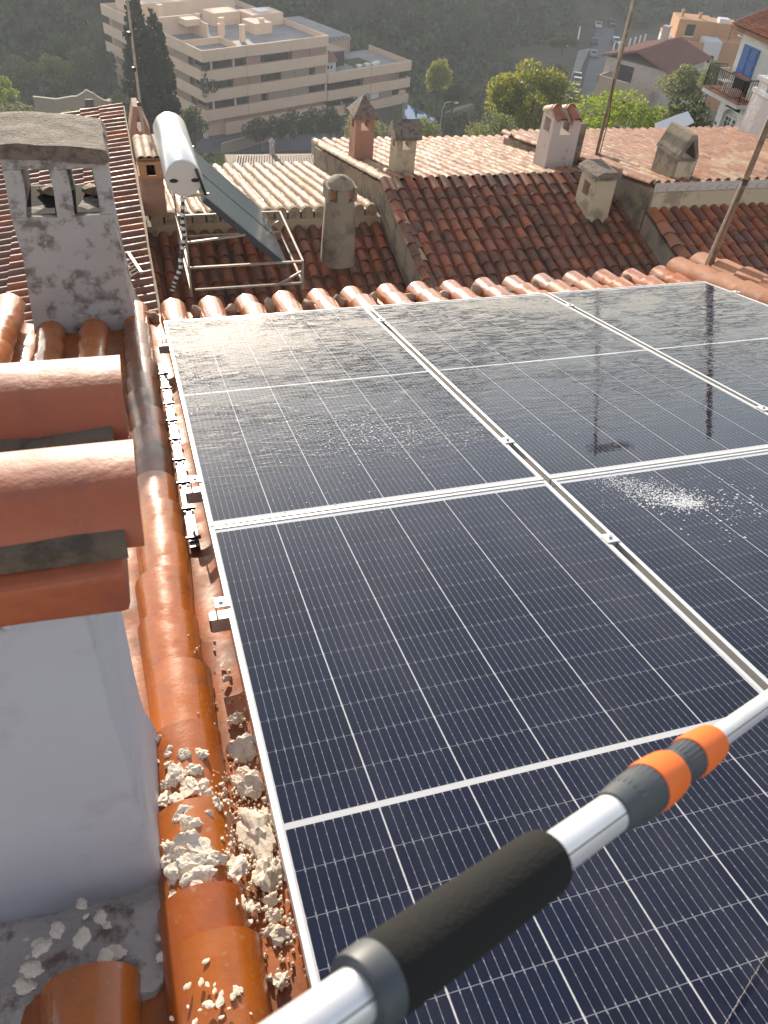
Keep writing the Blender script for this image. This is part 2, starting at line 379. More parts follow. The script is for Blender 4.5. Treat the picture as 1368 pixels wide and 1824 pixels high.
def tile_roof(house, name, loc, rot, width, length, spacing, expo, mats, seg=6, pan=True, drop_first=False, jitter=.012, tilt=2.2, cap=300, skip=None, deck=None, label=None, near_first=True):
    """a roof slope as a part (its deck) with every cover tile a sub-part. local x across, y down the slope, origin at the ridge."""
    d = MB(); d.box(-.02, width + .02, 0, length, -.14, -.055)
    rf = d.build(name, deck or M['roof_deck'], house, world=False)
    rf.location = Vector(loc) - house.location; rf.rotation_euler = rot
    if label: rf['label'] = label
    L = expo + .09; r1 = spacing * .40; r0 = r1 * .84
    mes = [with_mat(barrel(L, r0, r1, .95, .014, seg), mm) for mm in mats]
    items = []
    nc = int(round(width / spacing)); nr = int(math.ceil(length / expo))
    for i in range(nc + 1):
        for j in range(nr):
            x = i * spacing; y = j * expo - .03
            if skip and skip(x, y): continue
            items.append((i, j, x + random.uniform(-jitter, jitter), y + random.uniform(-.5, .5) * jitter))
    def mat4(x, y): return (Vector((x, y, -.045 + random.uniform(0, jitter * .5))), (rad(tilt + random.uniform(-1.0, 1.0)), rad(random.uniform(-2, 2)), rad(random.uniform(-1.6, 1.6))))
    if near_first:
        items.sort(key=lambda it: -it[3] if rot[2] > 2 else it[3])
    objs, rest = items[:cap], items[cap:]
    for (i, j, x, y) in objs:
        l, r = mat4(x, y); inst(random.choice(mes), 'cover_tile', rf, l, r)
    if rest:
        ms = []
        for (i, j, x, y) in rest:
            l, r = mat4(x, y); ms.append(Matrix.Translation(l) @ Matrix(Matrix.Rotation(r[2], 3, 'Z') @ Matrix.Rotation(r[1], 3, 'Y') @ Matrix.Rotation(r[0], 3, 'X')).to_4x4())
        join_stuff('cover_tiles', mes[0], ms, mats[0], rf)
    if pan:
        pm = barrel(length, r1 * .95, r1 * .95, .55, .012, 5, up=False)
        join_stuff('channel_tiles', pm, [Matrix.Translation((i * spacing + spacing / 2, 0, -.012)) for i in range(nc)], mats[-1], rf)
    return rf
# ================================================================ TERRAIN AND ROADS
TY = [(-80, -7), (16, -8.5), (30, -12), (50, -19), (90, -33.5), (115, -41), (135, -46), (182, -46.2), (200, -41.5), (240, -27), (300, -9), (440, -8)]
def terr(x, y):
    sh = .45 * max(0.0, x - 45) + .1 * max(0.0, 10 - x)
    yy = y if y < 150 else max(150, y - sh)
    for (a, b), (c, d) in zip(TY, TY[1:]):
        if yy <= c:
            t = max(0.0, (yy - a) / (c - a)); z = b + (d - b) * t; break
    else: z = TY[-1][1]
    k = min(1, max(0, (x - 12) / 14)); k2 = 1 - min(1, max(0, (y - 42) / 40))
    if y > 12: z += k * k2 * 2.0
    return z
from mathutils import noise as mnoise
def terrz(x, y):
    z = terr(x, y)
    if y > 186 + .45 * max(0, x - 45) or y < 100: z += mnoise.noise((x * .05, y * .05, 0)) * (2.2 if y > 100 else .7)
    return z
def terrain():
    mt, t, b = _mat('scrub_ground'); b.inputs['Roughness'].default_value = .95
    f = noise(t, .06, 8, .65, 'World')
    c = ramp(t, f, [(.3, (.045, .05, .025)), (.5, (.075, .07, .04)), (.7, (.12, .095, .06))])
    t.links.new(c, b.inputs['Base Color']); bump(t, b, noise(t, .8, 8, .7, 'World'), 1.0, .5)
    xs = list(range(-170, 331, 5)); ys = list(range(-60, 441, 5))
    vs = [(x, y, terrz(x, y)) for y in ys for x in xs]; n = len(xs)
    fs = [(j * n + i, j * n + i + 1, (j + 1) * n + i + 1, (j + 1) * n + i) for j in range(len(ys) - 1) for i in range(n - 1)]
    mb = MB(); mb.add(vs, fs); o = mb.build('hillside_ground', mt, smooth=True)
    tag(o, kind='structure'); return o
terrain()
ZF = -46.0
def strip(name, pts, mat, dz, kind='structure'):
    """flat polygon strip from left/right edge point pairs"""
    mb = MB(); vs = []
    for l, r in pts: vs += [(l[0], l[1], ZF + dz), (r[0], r[1], ZF + dz)]
    mb.add(vs, [(2 * i, 2 * i + 1, 2 * i + 3, 2 * i + 2) for i in range(len(pts) - 1)])
    return tag(mb.build(name, mat), kind=kind)
def zf(x, y): p = at_z(x, y, ZF); return (p.x, p.y)
strip('road', [(zf(1026, 230), zf(1062, 230)), (zf(1031, 190), zf(1060, 180)), (zf(1038, 150), zf(1072, 140)), (zf(1049, 110), zf(1100, 108)), (zf(1054, 85), zf(1102, 85)), (zf(1062, 50), zf(1092, 52)), (zf(1072, 20), zf(1096, 22)), (zf(1080, -30), zf(1100, -30))], M['asphalt'], .10)
strip('side_road', [(zf(1098, 108), zf(1100, 90)), (zf(1140, 108), zf(1140, 96)), (zf(1190, 112), zf(1186, 99))], M['asphalt'], .104)
strip('pavement', [(zf(1002, 200), zf(1011, 195)), (zf(1012, 158), zf(1022, 155)), (zf(1022, 120), zf(1040, 112)), (zf(1030, 92), zf(1052, 86))], M['paving'], .2)
strip('forecourt', [(zf(300, 310), zf(560, 300)), (zf(350, 255), zf(620, 225)), (zf(376, 232), zf(600, 205))], M['asphalt'], .06)
strip('lawn', [(zf(690, 235), zf(790, 235)), (zf(705, 170), zf(800, 185)), (zf(725, 120), zf(810, 140))], M['lawn'], .05)
g_ = strip('garden_lawn', [(at_z(120, 200, -38)[:2], at_z(215, 205, -38)[:2]), (at_z(140, 150, -38)[:2], at_z(212, 150, -38)[:2])], M['lawn'], .08)
for v in g_.data.vertices: v.co.z = terr(v.co.x, v.co.y) + .25
# ================================================================ VEGETATION
def crown_arrays(blobs, n, leaf, rng, flat=.0, up=None):
    """leaf quads through the outer part of a set of ellipsoids"""
    w_ = np.array([b[3] * b[4] + b[4] * b[5] + b[3] * b[5] for b in blobs]); w_ = w_ / w_.sum()
    idx = rng.choice(len(blobs), n, p=w_); B = np.array(blobs)[idx]
    d = rng.normal(size=(n, 3)); d /= np.linalg.norm(d, axis=1)[:, None]
    r = rng.uniform(.55, 1.06, n) ** .7
    c = B[:, :3] + d * B[:, 3:6] * r[:, None]
    a = rng.normal(size=(n, 3)) + d * .6; a /= np.linalg.norm(a, axis=1)[:, None]
    if up is not None: a = a * .5 + np.array(up); a /= np.linalg.norm(a, axis=1)[:, None]
    b2 = np.cross(a, rng.normal(size=(n, 3))); b2 /= np.linalg.norm(b2, axis=1)[:, None]
    s = leaf * rng.uniform(.6, 1.4, n)[:, None]
    a = a * s; b2 = b2 * s * .6
    V = np.stack([c - a * .9, c + b2, c + a, c - b2 * .9], 1).reshape(-1, 3)
    return V
def leaf_mesh(name, V, mat):
    n = len(V) // 4; me = bpy.data.meshes.new(name)
    me.vertices.add(len(V)); me.vertices.foreach_set('co', V.ravel())
    me.loops.add(len(V)); me.loops.foreach_set('vertex_index', np.arange(len(V)))
    me.polygons.add(n); me.polygons.foreach_set('loop_start', np.arange(0, len(V), 4)); me.polygons.foreach_set('loop_total', np.full(n, 4))
    me.update(); me.validate(); me.materials.append(mat); return me
def tree_meshes(kind, n, leaf, mat, seed):
    rng = np.random.default_rng(seed)
    if kind == 'round':
        bl = [(0, 0, .62, .34, .34, .30)] + [(.33 * math.cos(a), .33 * math.sin(a), .45 + rng.uniform(0, .3), rng.uniform(.14, .22),) * 1 + (rng.uniform(.14, .22), rng.uniform(.12, .2)) for a in rng.uniform(0, 6.28, 12)] + [(rng.uniform(-.2, .2), rng.uniform(-.2, .2), rng.uniform(.75, .92), .15, .15, .12) for _ in range(5)]
    elif kind == 'bush':
        bl = [(0, 0, .35, .42, .42, .34)] + [(.4 * math.cos(a), .4 * math.sin(a), rng.uniform(.2, .6), rng.uniform(.16, .25), rng.uniform(.16, .25), rng.uniform(.15, .25)) for a in rng.uniform(0, 6.28, 10)] + [(rng.uniform(-.25, .25), rng.uniform(-.25, .25), rng.uniform(.62, .8), .17, .17, .16) for _ in range(5)]
    elif kind == 'cypress':
        bl = []
        for z in np.linspace(.04, .97, 16):
            r = .105 * (1 - abs(z - .3) ** 1.5 * 1.35); r = max(r, .018)
            bl.append((rng.uniform(-.012, .012), rng.uniform(-.012, .012), z, r, r, .06))
            for _ in range(3):
                a = rng.uniform(0, 6.28); bl.append((math.cos(a) * r * .7, math.sin(a) * r * .7, z + rng.uniform(-.03, .03), r * .5, r * .5, .06))
    V = crown_arrays(bl, n, leaf, rng, up=(0, 0, .8) if kind == 'cypress' else None)
    cr = leaf_mesh('crown_' + kind, V, mat)
    tb = MB(); h = .06 if kind == 'bush' else .45
    tb.tube([(0, 0, -.08), (.01, 0, h * .5), (0, .01, h), (0.02, 0, h + .2)], [.03, .025, .02, .008], 7)
    if kind == 'round':
        for a in (0.3, 1.6, 2.9, 4.2, 5.3): tb.tube([(0, 0, h * .75), (.12 * math.cos(a), .12 * math.sin(a), h + .08), (.26 * math.cos(a), .26 * math.sin(a), h + .22)], [.016, .011, .005], 5)
    me = bpy.data.meshes.new('trunk_' + kind); me.from_pydata(tb.v, [], tb.f); me.materials.append(M['bark'])
    for p in me.polygons: p.use_smooth = True
    return cr, me
TM = {}
def plant(name, label, cat, base, h, wd, key, group=None, dp=None):
    kind, n, leaf, mat, seed = KINDS[key]
    if key not in TM: TM[key] = tree_meshes(kind, n, leaf, M[mat], seed)
    t = thing(name, label, cat, base, group)
    sx = wd / {'round': 1.08, 'bush': 1.12, 'cypress': .22}[kind]
    rz = random.uniform(0, 6.28)
    inst(TM[key][1], 'trunk', t, (0, 0, 0), (0, 0, rz), (sx, sx, h)); inst(TM[key][0], 'crown', t, (0, 0, 0), (0, 0, rz), (sx, dp / .9 if dp else sx, h))
    return t
KINDS = {
    'pine': ('round', 9000, .020, 'leaf_pine', 1), 'pine2': ('round', 3000, .035, 'leaf_pine', 12), 'olive': ('round', 3200, .03, 'leaf_olive', 2), 'olive2': ('bush', 4200, .022, 'leaf_olive', 8), 'dark': ('round', 2600, .035, 'leaf_dark', 3), 'dark2': ('round', 2600, .035, 'leaf_dark', 13),
    'dbush': ('bush', 2200, .04, 'leaf_dark', 4), 'bbush': ('bush', 11000, .016, 'leaf_bright', 5), 'gbush': ('bush', 3500, .036, 'leaf_bright', 6), 'obush': ('bush', 2600, .036, 'leaf_olive', 9), 'cypress': ('cypress', 5200, .017, 'leaf_cypress', 7), 'cypress2': ('cypress', 4200, .019, 'leaf_cypress', 17)}
def plant_px(name, label, cat, xb, yb, ytop, wpx, dep, key, group=None):
    """plant whose foot shows at (xb,yb), top at ytop, crown wpx wide, at camera depth dep"""
    p = at_d(xb, yb, dep); k = dep / FPX
    h = (yb - ytop) * k / 1.13 / {'round': 1.0, 'bush': .94, 'cypress': .98}[KINDS[key][0]]
    return plant(name, label, cat, p, h, wpx * k, key, group)
# the wooded far hillside (one mass)
def forest():
    rng = np.random.default_rng(3); Vs = []
    k = 0
    for _ in range(6000):
        x = rng.uniform(-70, 250); y = rng.uniform(176, 300)
        if y < 178 + .45 * max(0, x - 45) + .1 * max(0, 10 - x): continue
        if x > 22 and x < 60 and y < 176: continue
        p = Vector((x, y, 0)); 
        # keep the road free
        t = (y - 155) / (222 - 155); rx = 92 + t * (129 - 92)
        if abs(x - rx) < 7.5 and y < 236: continue
        z = terrz(x, y); h = rng.uniform(2.2, 5.5); r = h * rng.uniform(.4, .65)
        d = math.hypot(x, y)
        bl = [(x, y, z + h * .5, r, r, h * .5), (x + r * .5, y - r * .3, z + h * .7, r * .6, r * .6, h * .35), (x - r * .5, y + r * .2, z + h * .6, r * .6, r * .6, h * .35)]
        Vs.append(crown_arrays(bl, 60 if y < 240 else 28, .75 if y < 240 else 1.1, rng)); k += 1
        if k > 2300: break
    o = bpy.data.objects.new('wooded_hillside', leaf_mesh('wooded_hillside', np.concatenate(Vs), M['leaf_wood'])); COL.objects.link(o)
    tag(o, 'dark scrub woodland covering the shaded far slope of the valley', 'woodland', kind='stuff')
forest()
def scrub():
    """low undergrowth between the trees on the near valley floor"""
    rng = np.random.default_rng(8); Vs = []
    for _ in range(900):
        x = rng.uniform(-26, 15); y = rng.uniform(70, 176)
        if 2 < x and y > 118: continue
        if -6 < x < 3 and 105 < y < 134: continue
        z = terr(x, y); h = rng.uniform(.6, 2.4); r = h * rng.uniform(.5, .9)
        Vs.append(crown_arrays([(x, y, z + h * .4, r, r, h * .6)], 40, .32, rng))
    for _ in range(500):
        x = rng.uniform(14, 70); y = rng.uniform(28, 100)
        if y > 60 and x > 50: continue
        z = terr(x, y); h = rng.uniform(.5, 2.0); r = h * rng.uniform(.5, .9)
        Vs.append(crown_arrays([(x, y, z + h * .4, r, r, h * .6)], 60, .16, rng))
    for _ in range(260):
        x = rng.uniform(56, 90); y = rng.uniform(112, 205)
        t = (y - 155) / (222 - 155); rx = 92 + t * (129 - 92)
        if x > rx - 9: continue
        z = terr(x, y); h = rng.uniform(1.5, 4); r = h * rng.uniform(.5, .8)
        Vs.append(crown_arrays([(x, y, z + h * .4, r, r, h * .6)], 60, .5, rng))
    o = bpy.data.objects.new('undergrowth', leaf_mesh('undergrowth', np.concatenate(Vs), M['leaf_wood'])); COL.objects.link(o)
    tag(o, 'low dark scrub growing between the trees on the valley slopes', 'undergrowth', kind='stuff')
scrub()
# trees that can be told apart
t = plant_px('cypress', 'tall dark cypress with the higher pointed tip, behind the left antenna mast', 'cypress', 264, 238, 8, 62, 104, 'cypress', 'cypresses before the apartment block')
t = plant_px('cypress', 'dark cypress with the lower tip, right against the apartment block', 'cypress', 294, 236, 34, 58, 103, 'cypress2', 'cypresses before the apartment block')
plant_px('pine_tree', 'large round sunlit pine tree left of the street with parked cars', 'tree', 930, 285, 108, 165, 72, 'pine')
plant_px('olive_tree', 'grey-green olive tree at the foot of the large round pine', 'tree', 872, 292, 190, 100, 55, 'olive2')
plant_px('bush', 'feathery bright green bush behind the thin rusty mast', 'bush', 1110, 292, 160, 225, 34, 'bbush')
plant_px('bush', 'dark leafy bush beside the white sheet, next to the white house', 'bush', 1205, 285, 168, 110, 33, 'dbush')
plant_px('bush', 'sunlit yellow-green bush growing against the white house wall', 'bush', 1226, 276, 222, 44, 31, 'gbush')
plant_px('olive_tree', 'olive tree in front of the red roofed beige house', 'tree', 1200, 205, 118, 105, 70, 'olive')
plant_px('olive_tree', 'pale dry tree below the balcony railing of the white house', 'tree', 1252, 190, 108, 46, 62, 'olive')
plant_px('olive_tree', 'sunlit olive tree behind the pyramid-capped chimney', 'tree', 640, 292, 186, 95, 62, 'olive2')
plant_px('olive_tree', 'sunlit olive tree behind the flat gable-capped chimney', 'tree', 748, 292, 198, 85, 60, 'olive2')
plant_px('tree', 'small pale round tree with a bare trunk on the pool lawn', 'tree', 778, 186, 102, 50, 128, 'pine2')
plant_px('tree', 'low dark tree right of the small pale tree on the lawn', 'tree', 806, 196, 148, 46, 124, 'dark')
plant_px('tree', 'large round tree with a sunlit top on the left hillside', 'tree', 145, 110, 30, 92, 170, 'pine2')
plant_px('tree', 'wide dark tree at the left edge below the hillside', 'tree', 42, 165, 100, 74, 132, 'olive')
plant_px('tree', 'dusty olive tree left of the garden lawn', 'tree', 100, 160, 98, 70, 140, 'pine2')
plant_px('tree', 'willowy grey tree beside the garden lawn', 'tree', 158, 152, 84, 58, 146, 'olive')
plant_px('tree', 'rounded grey-brown tree next to the cypresses', 'tree', 190, 158, 84, 48, 142, 'dark2')
plant_px('bush', 'round clipped bush glowing yellow-green, in front of the garden gateway', 'bush', 118, 232, 196, 44, 96, 'gbush')
plant_px('bush', 'dull green bush behind the weathered grey chimney', 'bush', 42, 232, 182, 78, 100, 'obush')
plant_px('bush', 'narrow clipped bush beside the garden gateway', 'bush', 142, 230, 198, 22, 97, 'gbush')
plant_px('bush', 'small sunlit bush on the left edge of the valley', 'bush', 8, 180, 132, 50, 110, 'gbush')
plant_px('bush', 'dark green bush between garden wall and cypresses', 'bush', 222, 210, 160, 42, 118, 'dbush')
plant_px('bush', 'dark shrub in the middle of the garden lawn', 'bush', 98, 178, 150, 30, 124, 'dbush')
plant_px('bush', 'dark rounded shrub under the apartment corner', 'bush', 348, 258, 188, 54, 108, 'dark')
for (xb, yb, yt, wp, wh) in ((456, 250, 208, 50, 'leftmost'), (488, 246, 204, 46, 'second from the left'), (524, 244, 196, 50, 'third from the left'), (560, 242, 192, 52, 'fourth from the left'), (590, 238, 186, 44, 'rightmost')):
    plant_px('shrub', 'dark shrub along the foot of the apartment block, ' + wh + ' of five', 'shrub', xb, yb, yt, wp, 128, 'dbush', 'shrubs along the apartment block')
for (xb, yb, yt, wp, wh) in ((985, 150, 112, 60, 'above the round pine'), (1000, 95, 60, 60, 'near the far bend of the street'), (975, 190, 150, 50, 'close behind the round pine'), (1215, 72, 38, 60, 'above the orange house')):
    plant_px('tree', 'dark hillside tree ' + wh, 'tree', xb, yb, yt, wp, 150, 'dark2', 'dark trees beside the street')
# ================================================================ APARTMENT BLOCK
def apartment():
    A = at_d(359, 91, 123.1)
    root = thing('apartment_building', 'large beige terraced apartment block with balcony bands and flat grey roofs', 'building', (A.x, A.y, ZF), rot=(0, 0, rad(25)))
    P = lambda mb, n, mt, par=root: mb.build(n, mt, par, world=False)
    H = 13.2
    core = MB(); core.box(1.3, 24.2, 1.3, 33, -1, 12.2); core.box(24.2, 44.2, 1.3, 12, -1, 6.4); core.box(24.2, 40, 12, 28, -1, 9.3)
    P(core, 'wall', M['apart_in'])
    roof = MB(); roof.box(.25, 24.8, .25, 33, 12.2, 12.35); roof.box(24.8, 44.3, .25, 12, 6.4, 6.55); roof.box(24.8, 40, 12.1, 28, 9.3, 9.45)
    rf = P(roof, 'roof', M['roofgrey'])
    # bands
    for top in (13.2, 10.3, 7.4, 4.5):
        b = MB()
        for (x0, x1, dz) in ((0, 8.2, 0), (8.25, 17, .06), (17.05, 25, 0)):
            b.box(x0, x1, -.02 - dz, .22, top - 1.6, top)
        b.box(0, .22, .22, 33, top - 1.6, top)
        P(b, 'balcony', M['apart'])
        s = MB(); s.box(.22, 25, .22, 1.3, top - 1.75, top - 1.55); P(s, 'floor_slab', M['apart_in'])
    for top in (7.4, 4.5, 1.6):
        b = MB(); b.box(25.02, 35, -.3, -.08, top - 1.6, top); b.box(35.05, 45, -.36, -.12, top - 1.6, top); b.box(44.8, 45, -.12, 12, top - 1.6, top)
        P(b, 'balcony', M['apart'])
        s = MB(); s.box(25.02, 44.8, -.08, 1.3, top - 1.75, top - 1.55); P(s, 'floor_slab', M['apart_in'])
    par = MB(); par.box(24.78, 25, .22, 33, 12.35, 13.2); par.box(.22, 24.78, 32.8, 33, 12.35, 13.2)
    P(par, 'parapet', M['apart'])
    base = MB(); base.box(4, 45, .6, 1.3, -1, 2.0); base.box(0, .6, .6, 1.3, -1, 3.0); base.box(1.2, 4.0, 1.28, 1.32, -1, 2.9); P(base, 'ground_floor', M['apart'])
    # openings: (x0,x1,kind) per storey between bands
    rows = {10.3: [(.3, 1.6, 'd'), (1.9, 5.6, 'd'), (6.1, 8.1, 'd'), (8.2, 11, 's'), (11.2, 12, 'd'), (12.2, 17.0, 'd'), (17.4, 20.9, 's'), (21.1, 24.8, 's')],
            7.4: [(2.2, 5.6, 'd'), (5.7, 8.6, 's'), (8.7, 11, 's'), (11.2, 12, 'd'), (12.2, 15, 'd'), (15.1, 18, 'b'), (18.1, 21, 'b'), (21.1, 22.2, 'd'), (22.3, 24.8, 'b')],
            4.5: [(1.2, 2.4, 'd'), (2.6, 6, 'd'), (6.3, 8.4, 'd'), (8.5, 11, 's'), (11.2, 12.2, 'd'), (12.4, 16.8, 'b'), (16.9, 21, 'b'), (21.3, 23, 'd'), (23.2, 25, 'd'), (25.4, 27, 'd'), (27.2, 31.5, 'd'), (31.8, 33, 'd'), (33.2, 36.4, 'r'), (36.5, 39.5, 'r'), (40, 42.8, 'l'), (43, 44.5, 'd')],
            1.6: [(25.4, 28.6, 'd'), (29.2, 31, 'd'), (31.2, 33.2, 'w'), (33.3, 35.4, 'w'), (35.5, 37.4, 'w'), (37.6, 40.6, 'b'), (41.5, 43, 'd')]}
    for z0, lst in rows.items():
        for (x0, x1, k) in lst:
            o = -.3 if x0 > 25 else 0
            if k in 'd':
                w_ = P(MB().box(x0, x1, .85 + o, .95 + o, z0 - .05, z0 + 1.35), 'window', M['glass_dark'])
                f = MB()
                for xx in np.linspace(x0, x1, 3): f.box(xx - .05, xx + .05, .78 + o, .85 + o, z0 - .05, z0 + 1.35)
                P(f, 'frame', M['iron'], w_)
            elif k == 'l': P(MB().box(x0, x1, 1.0 + o, 1.1 + o, z0, z0 + 1.35), 'window', M['shutter_beige'])
            else:
                sm = {'s': 'shutter', 'b': 'shutter_beige', 'r': 'shutter', 'w': 'white'}[k]
                P(MB().box(x0, x1, .12 + o, .2 + o, z0 - .02 + (.25 if k == 'w' else 0), z0 + 1.32), 'shutter', M[sm])
    for z0 in (10.3, 7.4, 4.5):
        pz = MB()
        for xx in (1.75, 5.9, 24.95): pz.box(xx - .14, xx + .14, .24, .5, z0, z0 + 1.3)
        P(pz, 'pillar', M['apart'])
        for y0, y1 in ((1.5, 4.2), (13, 16), (22, 25)):
            P(MB().box(1.18, 1.28, y0, y1, z0, z0 + 1.3), 'window', M['glass_dark'])
            P(MB().box(.3, .38, y1 + .6, y1 + 5, z0, z0 + 1.3), 'shutter', M['shutter_beige'])
    # roof volumes
    r = MB(); r.box(.24, .5, 5.8, 33, 12.35, 13.15); r.box(.3, 7.2, 5.8, 6.1, 12.35, 13.3); r.box(7.0, 7.25, 1.2, 6.0, 12.35, 13.3); P(r, 'terrace_wall', M['apart'])
    r = MB(); r.box(.4, 6.6, 13.2, 13.5, 12.35, 15.0); r.box(6.4, 6.65, 8.5, 13.4, 12.35, 14.6); r.box(3.8, 6.6, 10.6, 13.2, 14.0, 14.9); P(r, 'stair_housing', M['apart'])
    for (x, y, h) in ((9, 8.5, 2.0), (9.9, 9.6, 2.6), (11, 5.2, 2.4), (8.5, 15, 2.2), (17.5, 9, 2.1), (19.5, 14, 1.6), (5, 21, 2.6)):
        c = P(MB().box(x - .4, x + .4, y - .3, y + .3, 12.3, 12.3 + h), 'chimney', M['apart']); P(MB().box(x - .5, x + .5, y - .4, y + .4, 12.3 + h, 12.45 + h), 'chimney_cap', M['apart'], c)
    r = MB(); r.box(15.5, 19, 8, 12, 12.35, 14); r.box(18, 24.6, 12.5, 17, 12.35, 14.2); r.box(12, 17.5, 15.5, 19, 12.35, 14.3); r.box(2, 22, 24, 31, 12.35, 14.6); P(r, 'roof_room', M['apart'])
    P(MB().box(20, 22.5, 13.5, 15.8, 14.2, 14.5), 'skylight', M['white'])
    # right terrace: shed, pergola, planting
    sh = P(MB().box(26, 28.6, 2.2, 4.6, 6.55, 8.4), 'shed', M['far_white']); P(MB().prism([(1.9, 8.4), (4.9, 8.4), (3.4, 9.6)], 'x', 25.8, 28.9), 'shed_roof', M['far_tile'], sh)
    P(MB().box(26.7, 27.1, 2.15, 2.2, 7.3, 7.8).box(27.4, 27.8, 2.15, 2.2, 7.3, 7.8), 'shed_window', M['glass_dark'], sh)
    st = MB(); st.box(25.1, 29, 5.5, 11.8, 6.5, 10.4); P(st, 'stair_tower', M['apart'])
    aw = MB(); aw.box(29.6, 33.2, 5, 9.5, 9.0, 9.2); P(aw, 'awning', M['shutter_beige']); P(MB().box(29.8, 33, 5.2, 9.2, 6.5, 9.0), 'garden_room', M['glass_dark'])
    pg = MB()
    for i in range(9): pg.box(30 + i * 1.1, 30.15 + i * 1.1, 11, 16, 9.2, 9.4)
    for yy in (11.2, 15.8): pg.box(29.6, 39.6, yy - .1, yy + .1, 9.0, 9.2)
    for xx in (30, 34.5, 39): pg.box(xx, xx + .15, 11.2, 11.35, 6.5, 9.0)
    P(pg, 'pergola', M['roofgrey'])
    P(MB().box(34, 39, 3, 8, 6.55, 6.62), 'terrace_lawn', M['lawn'])
    tb = MB()
    for (x, y) in ((33.5, 1.6), (35.5, 1.8), (37, 1.5), (38.2, 2.0)): tb.box(x, x + 1.0, y, y + .8, 6.9, 7.3)
    P(tb, 'terrace_table', M['white'])
    rl = MB()
    for i in range(12): rl.bar((44.6, .5 + i, 7.4), (44.6, .5 + i, 8.4), .06)
    rl.bar((44.6, .4, 8.4), (44.6, 12, 8.4), .07); P(rl, 'terrace_railing', M['iron'])
    # climbing plants on the corner balconies
    rng = np.random.default_rng(4)
    V = crown_arrays([(.2, 0, 8.2, .9, .5, 1.6), (1.6, -.2, 8.0, .8, .4, 1.0), (.4, .3, 10.2, .5, .5, 1.0), (34.3, -.1, 2.0, 1.0, .5, 1.2), (44, 0, 5.4, .8, .6, .5), (31, -.4, 1.3, 2.2, .6, 1.6)], 900, .22, rng)
    o = bpy.data.objects.new('balcony_plant', leaf_mesh('balcony_plant', V, M['leaf_dark'])); COL.objects.link(o); o.parent = root
apartment()
# retaining wall of the forecourt, with railing
p0, p1, p2 = at_z(396, 276, ZF), at_z(500, 246, ZF), at_z(592, 226, ZF)
t = thing('retaining_wall', 'plain beige retaining wall below the dark shrubs of the apartment block', 'wall', p0)
mb = MB()
for a, b in ((p0, p1), (p1, p2)): mb.bar(a + Vector((0, 0, .9)), b + Vector((0, 0, .9)), .3, 2.6 if a is p1 else 1.8)
mb.build('wall', M['beige_wall'], t)
mb = MB(); q0, q1 = at_z(383, 262, ZF), at_z(440, 246, ZF)
t = thing('railing', 'dark metal railing on the forecourt beside the beige retaining wall', 'railing', q0)
for i in range(9):
    p = q0.lerp(q1, i / 8); mb.bar(p, p + Vector((0, 0, 1.1)), .07)
mb.build('post', M['iron'], t); MB().bar(q0 + Vector((0, 0, 1.1)), q1 + Vector((0, 0, 1.1)), .08).bar(q0 + Vector((0, 0, .55)), q1 + Vector((0, 0, .55)), .05).build('rail', M['iron'], t)
# pool
pts = [at_z(x, y, ZF + .15) for x, y in ((716, 180), (780, 214), (766, 224), (742, 222), (718, 218))]
t = thing('swimming_pool', 'bright blue swimming pool with a pale tiled rim beside the apartment block', 'pool', pts[0])
c = sum(pts, Vector()) / 5
mb = MB(); mb.hexa([(p.x, p.y, ZF) for p in pts], [(p.x, p.y, ZF + .22) for p in pts]); mb.build('rim', M['paving'], t)
ip = [c + (p - c) * .84 for p in pts]
MB().add([(p.x, p.y, ZF + .235) for p in ip], [(0, 1, 2, 3, 4)]).build('water', M['pool'], t)
# lamp post, utility pole
b = at_z(781, 247, ZF); k = (b - CAM).dot(Vector(RW[2])) / FPX
t = thing('street_lamp', 'curved grey street lamp beside the pool garden', 'street lamp', b)
h_ = 55 * k / .9
MB().tube([b, b + Vector((.1, 0, h_ * .8)), b + Vector((.5, 0, h_ * .97)), b + Vector((1.3, 0, h_)), b + Vector((2.2, 0, h_ * .98))], [.09, .07, .06, .05, .05], 8).build('pole', M['alu'], t, True)
MB().box(b.x + 2.0, b.x + 2.9, b.y - .15, b.y + .15, b.z + h_ * .95, b.z + h_ * .98).build('lamp_head', M['alu'], t)
b = at_z(468, 275, ZF); t = thing('utility_pole', 'thin grey pole in front of the apartment shrubs', 'pole', b)
MB().tube([b, b + Vector((0, 0, 6.2))], [.09, .06], 8).build('pole', M['alu'], t, True); MB().box(b.x - .1, b.x + .1, b.y - .1, b.y + .1, b.z, b.z + .3).build('base', M['paving'], t)
# stone terrace wall right of the pool
pa = at_z(800, 215, ZF); t = thing('stone_wall', 'low rough stone terrace wall right of the swimming pool', 'wall', pa)
o = MB().bar(at_z(795, 222, ZF) + Vector((0, 0, .8)), at_z(838, 214, ZF) + Vector((0, 0, 1.6)), 1.2, 2.6).build('wall', M['dirty_plaster'], t); roughen(o, 4, .3, .8)
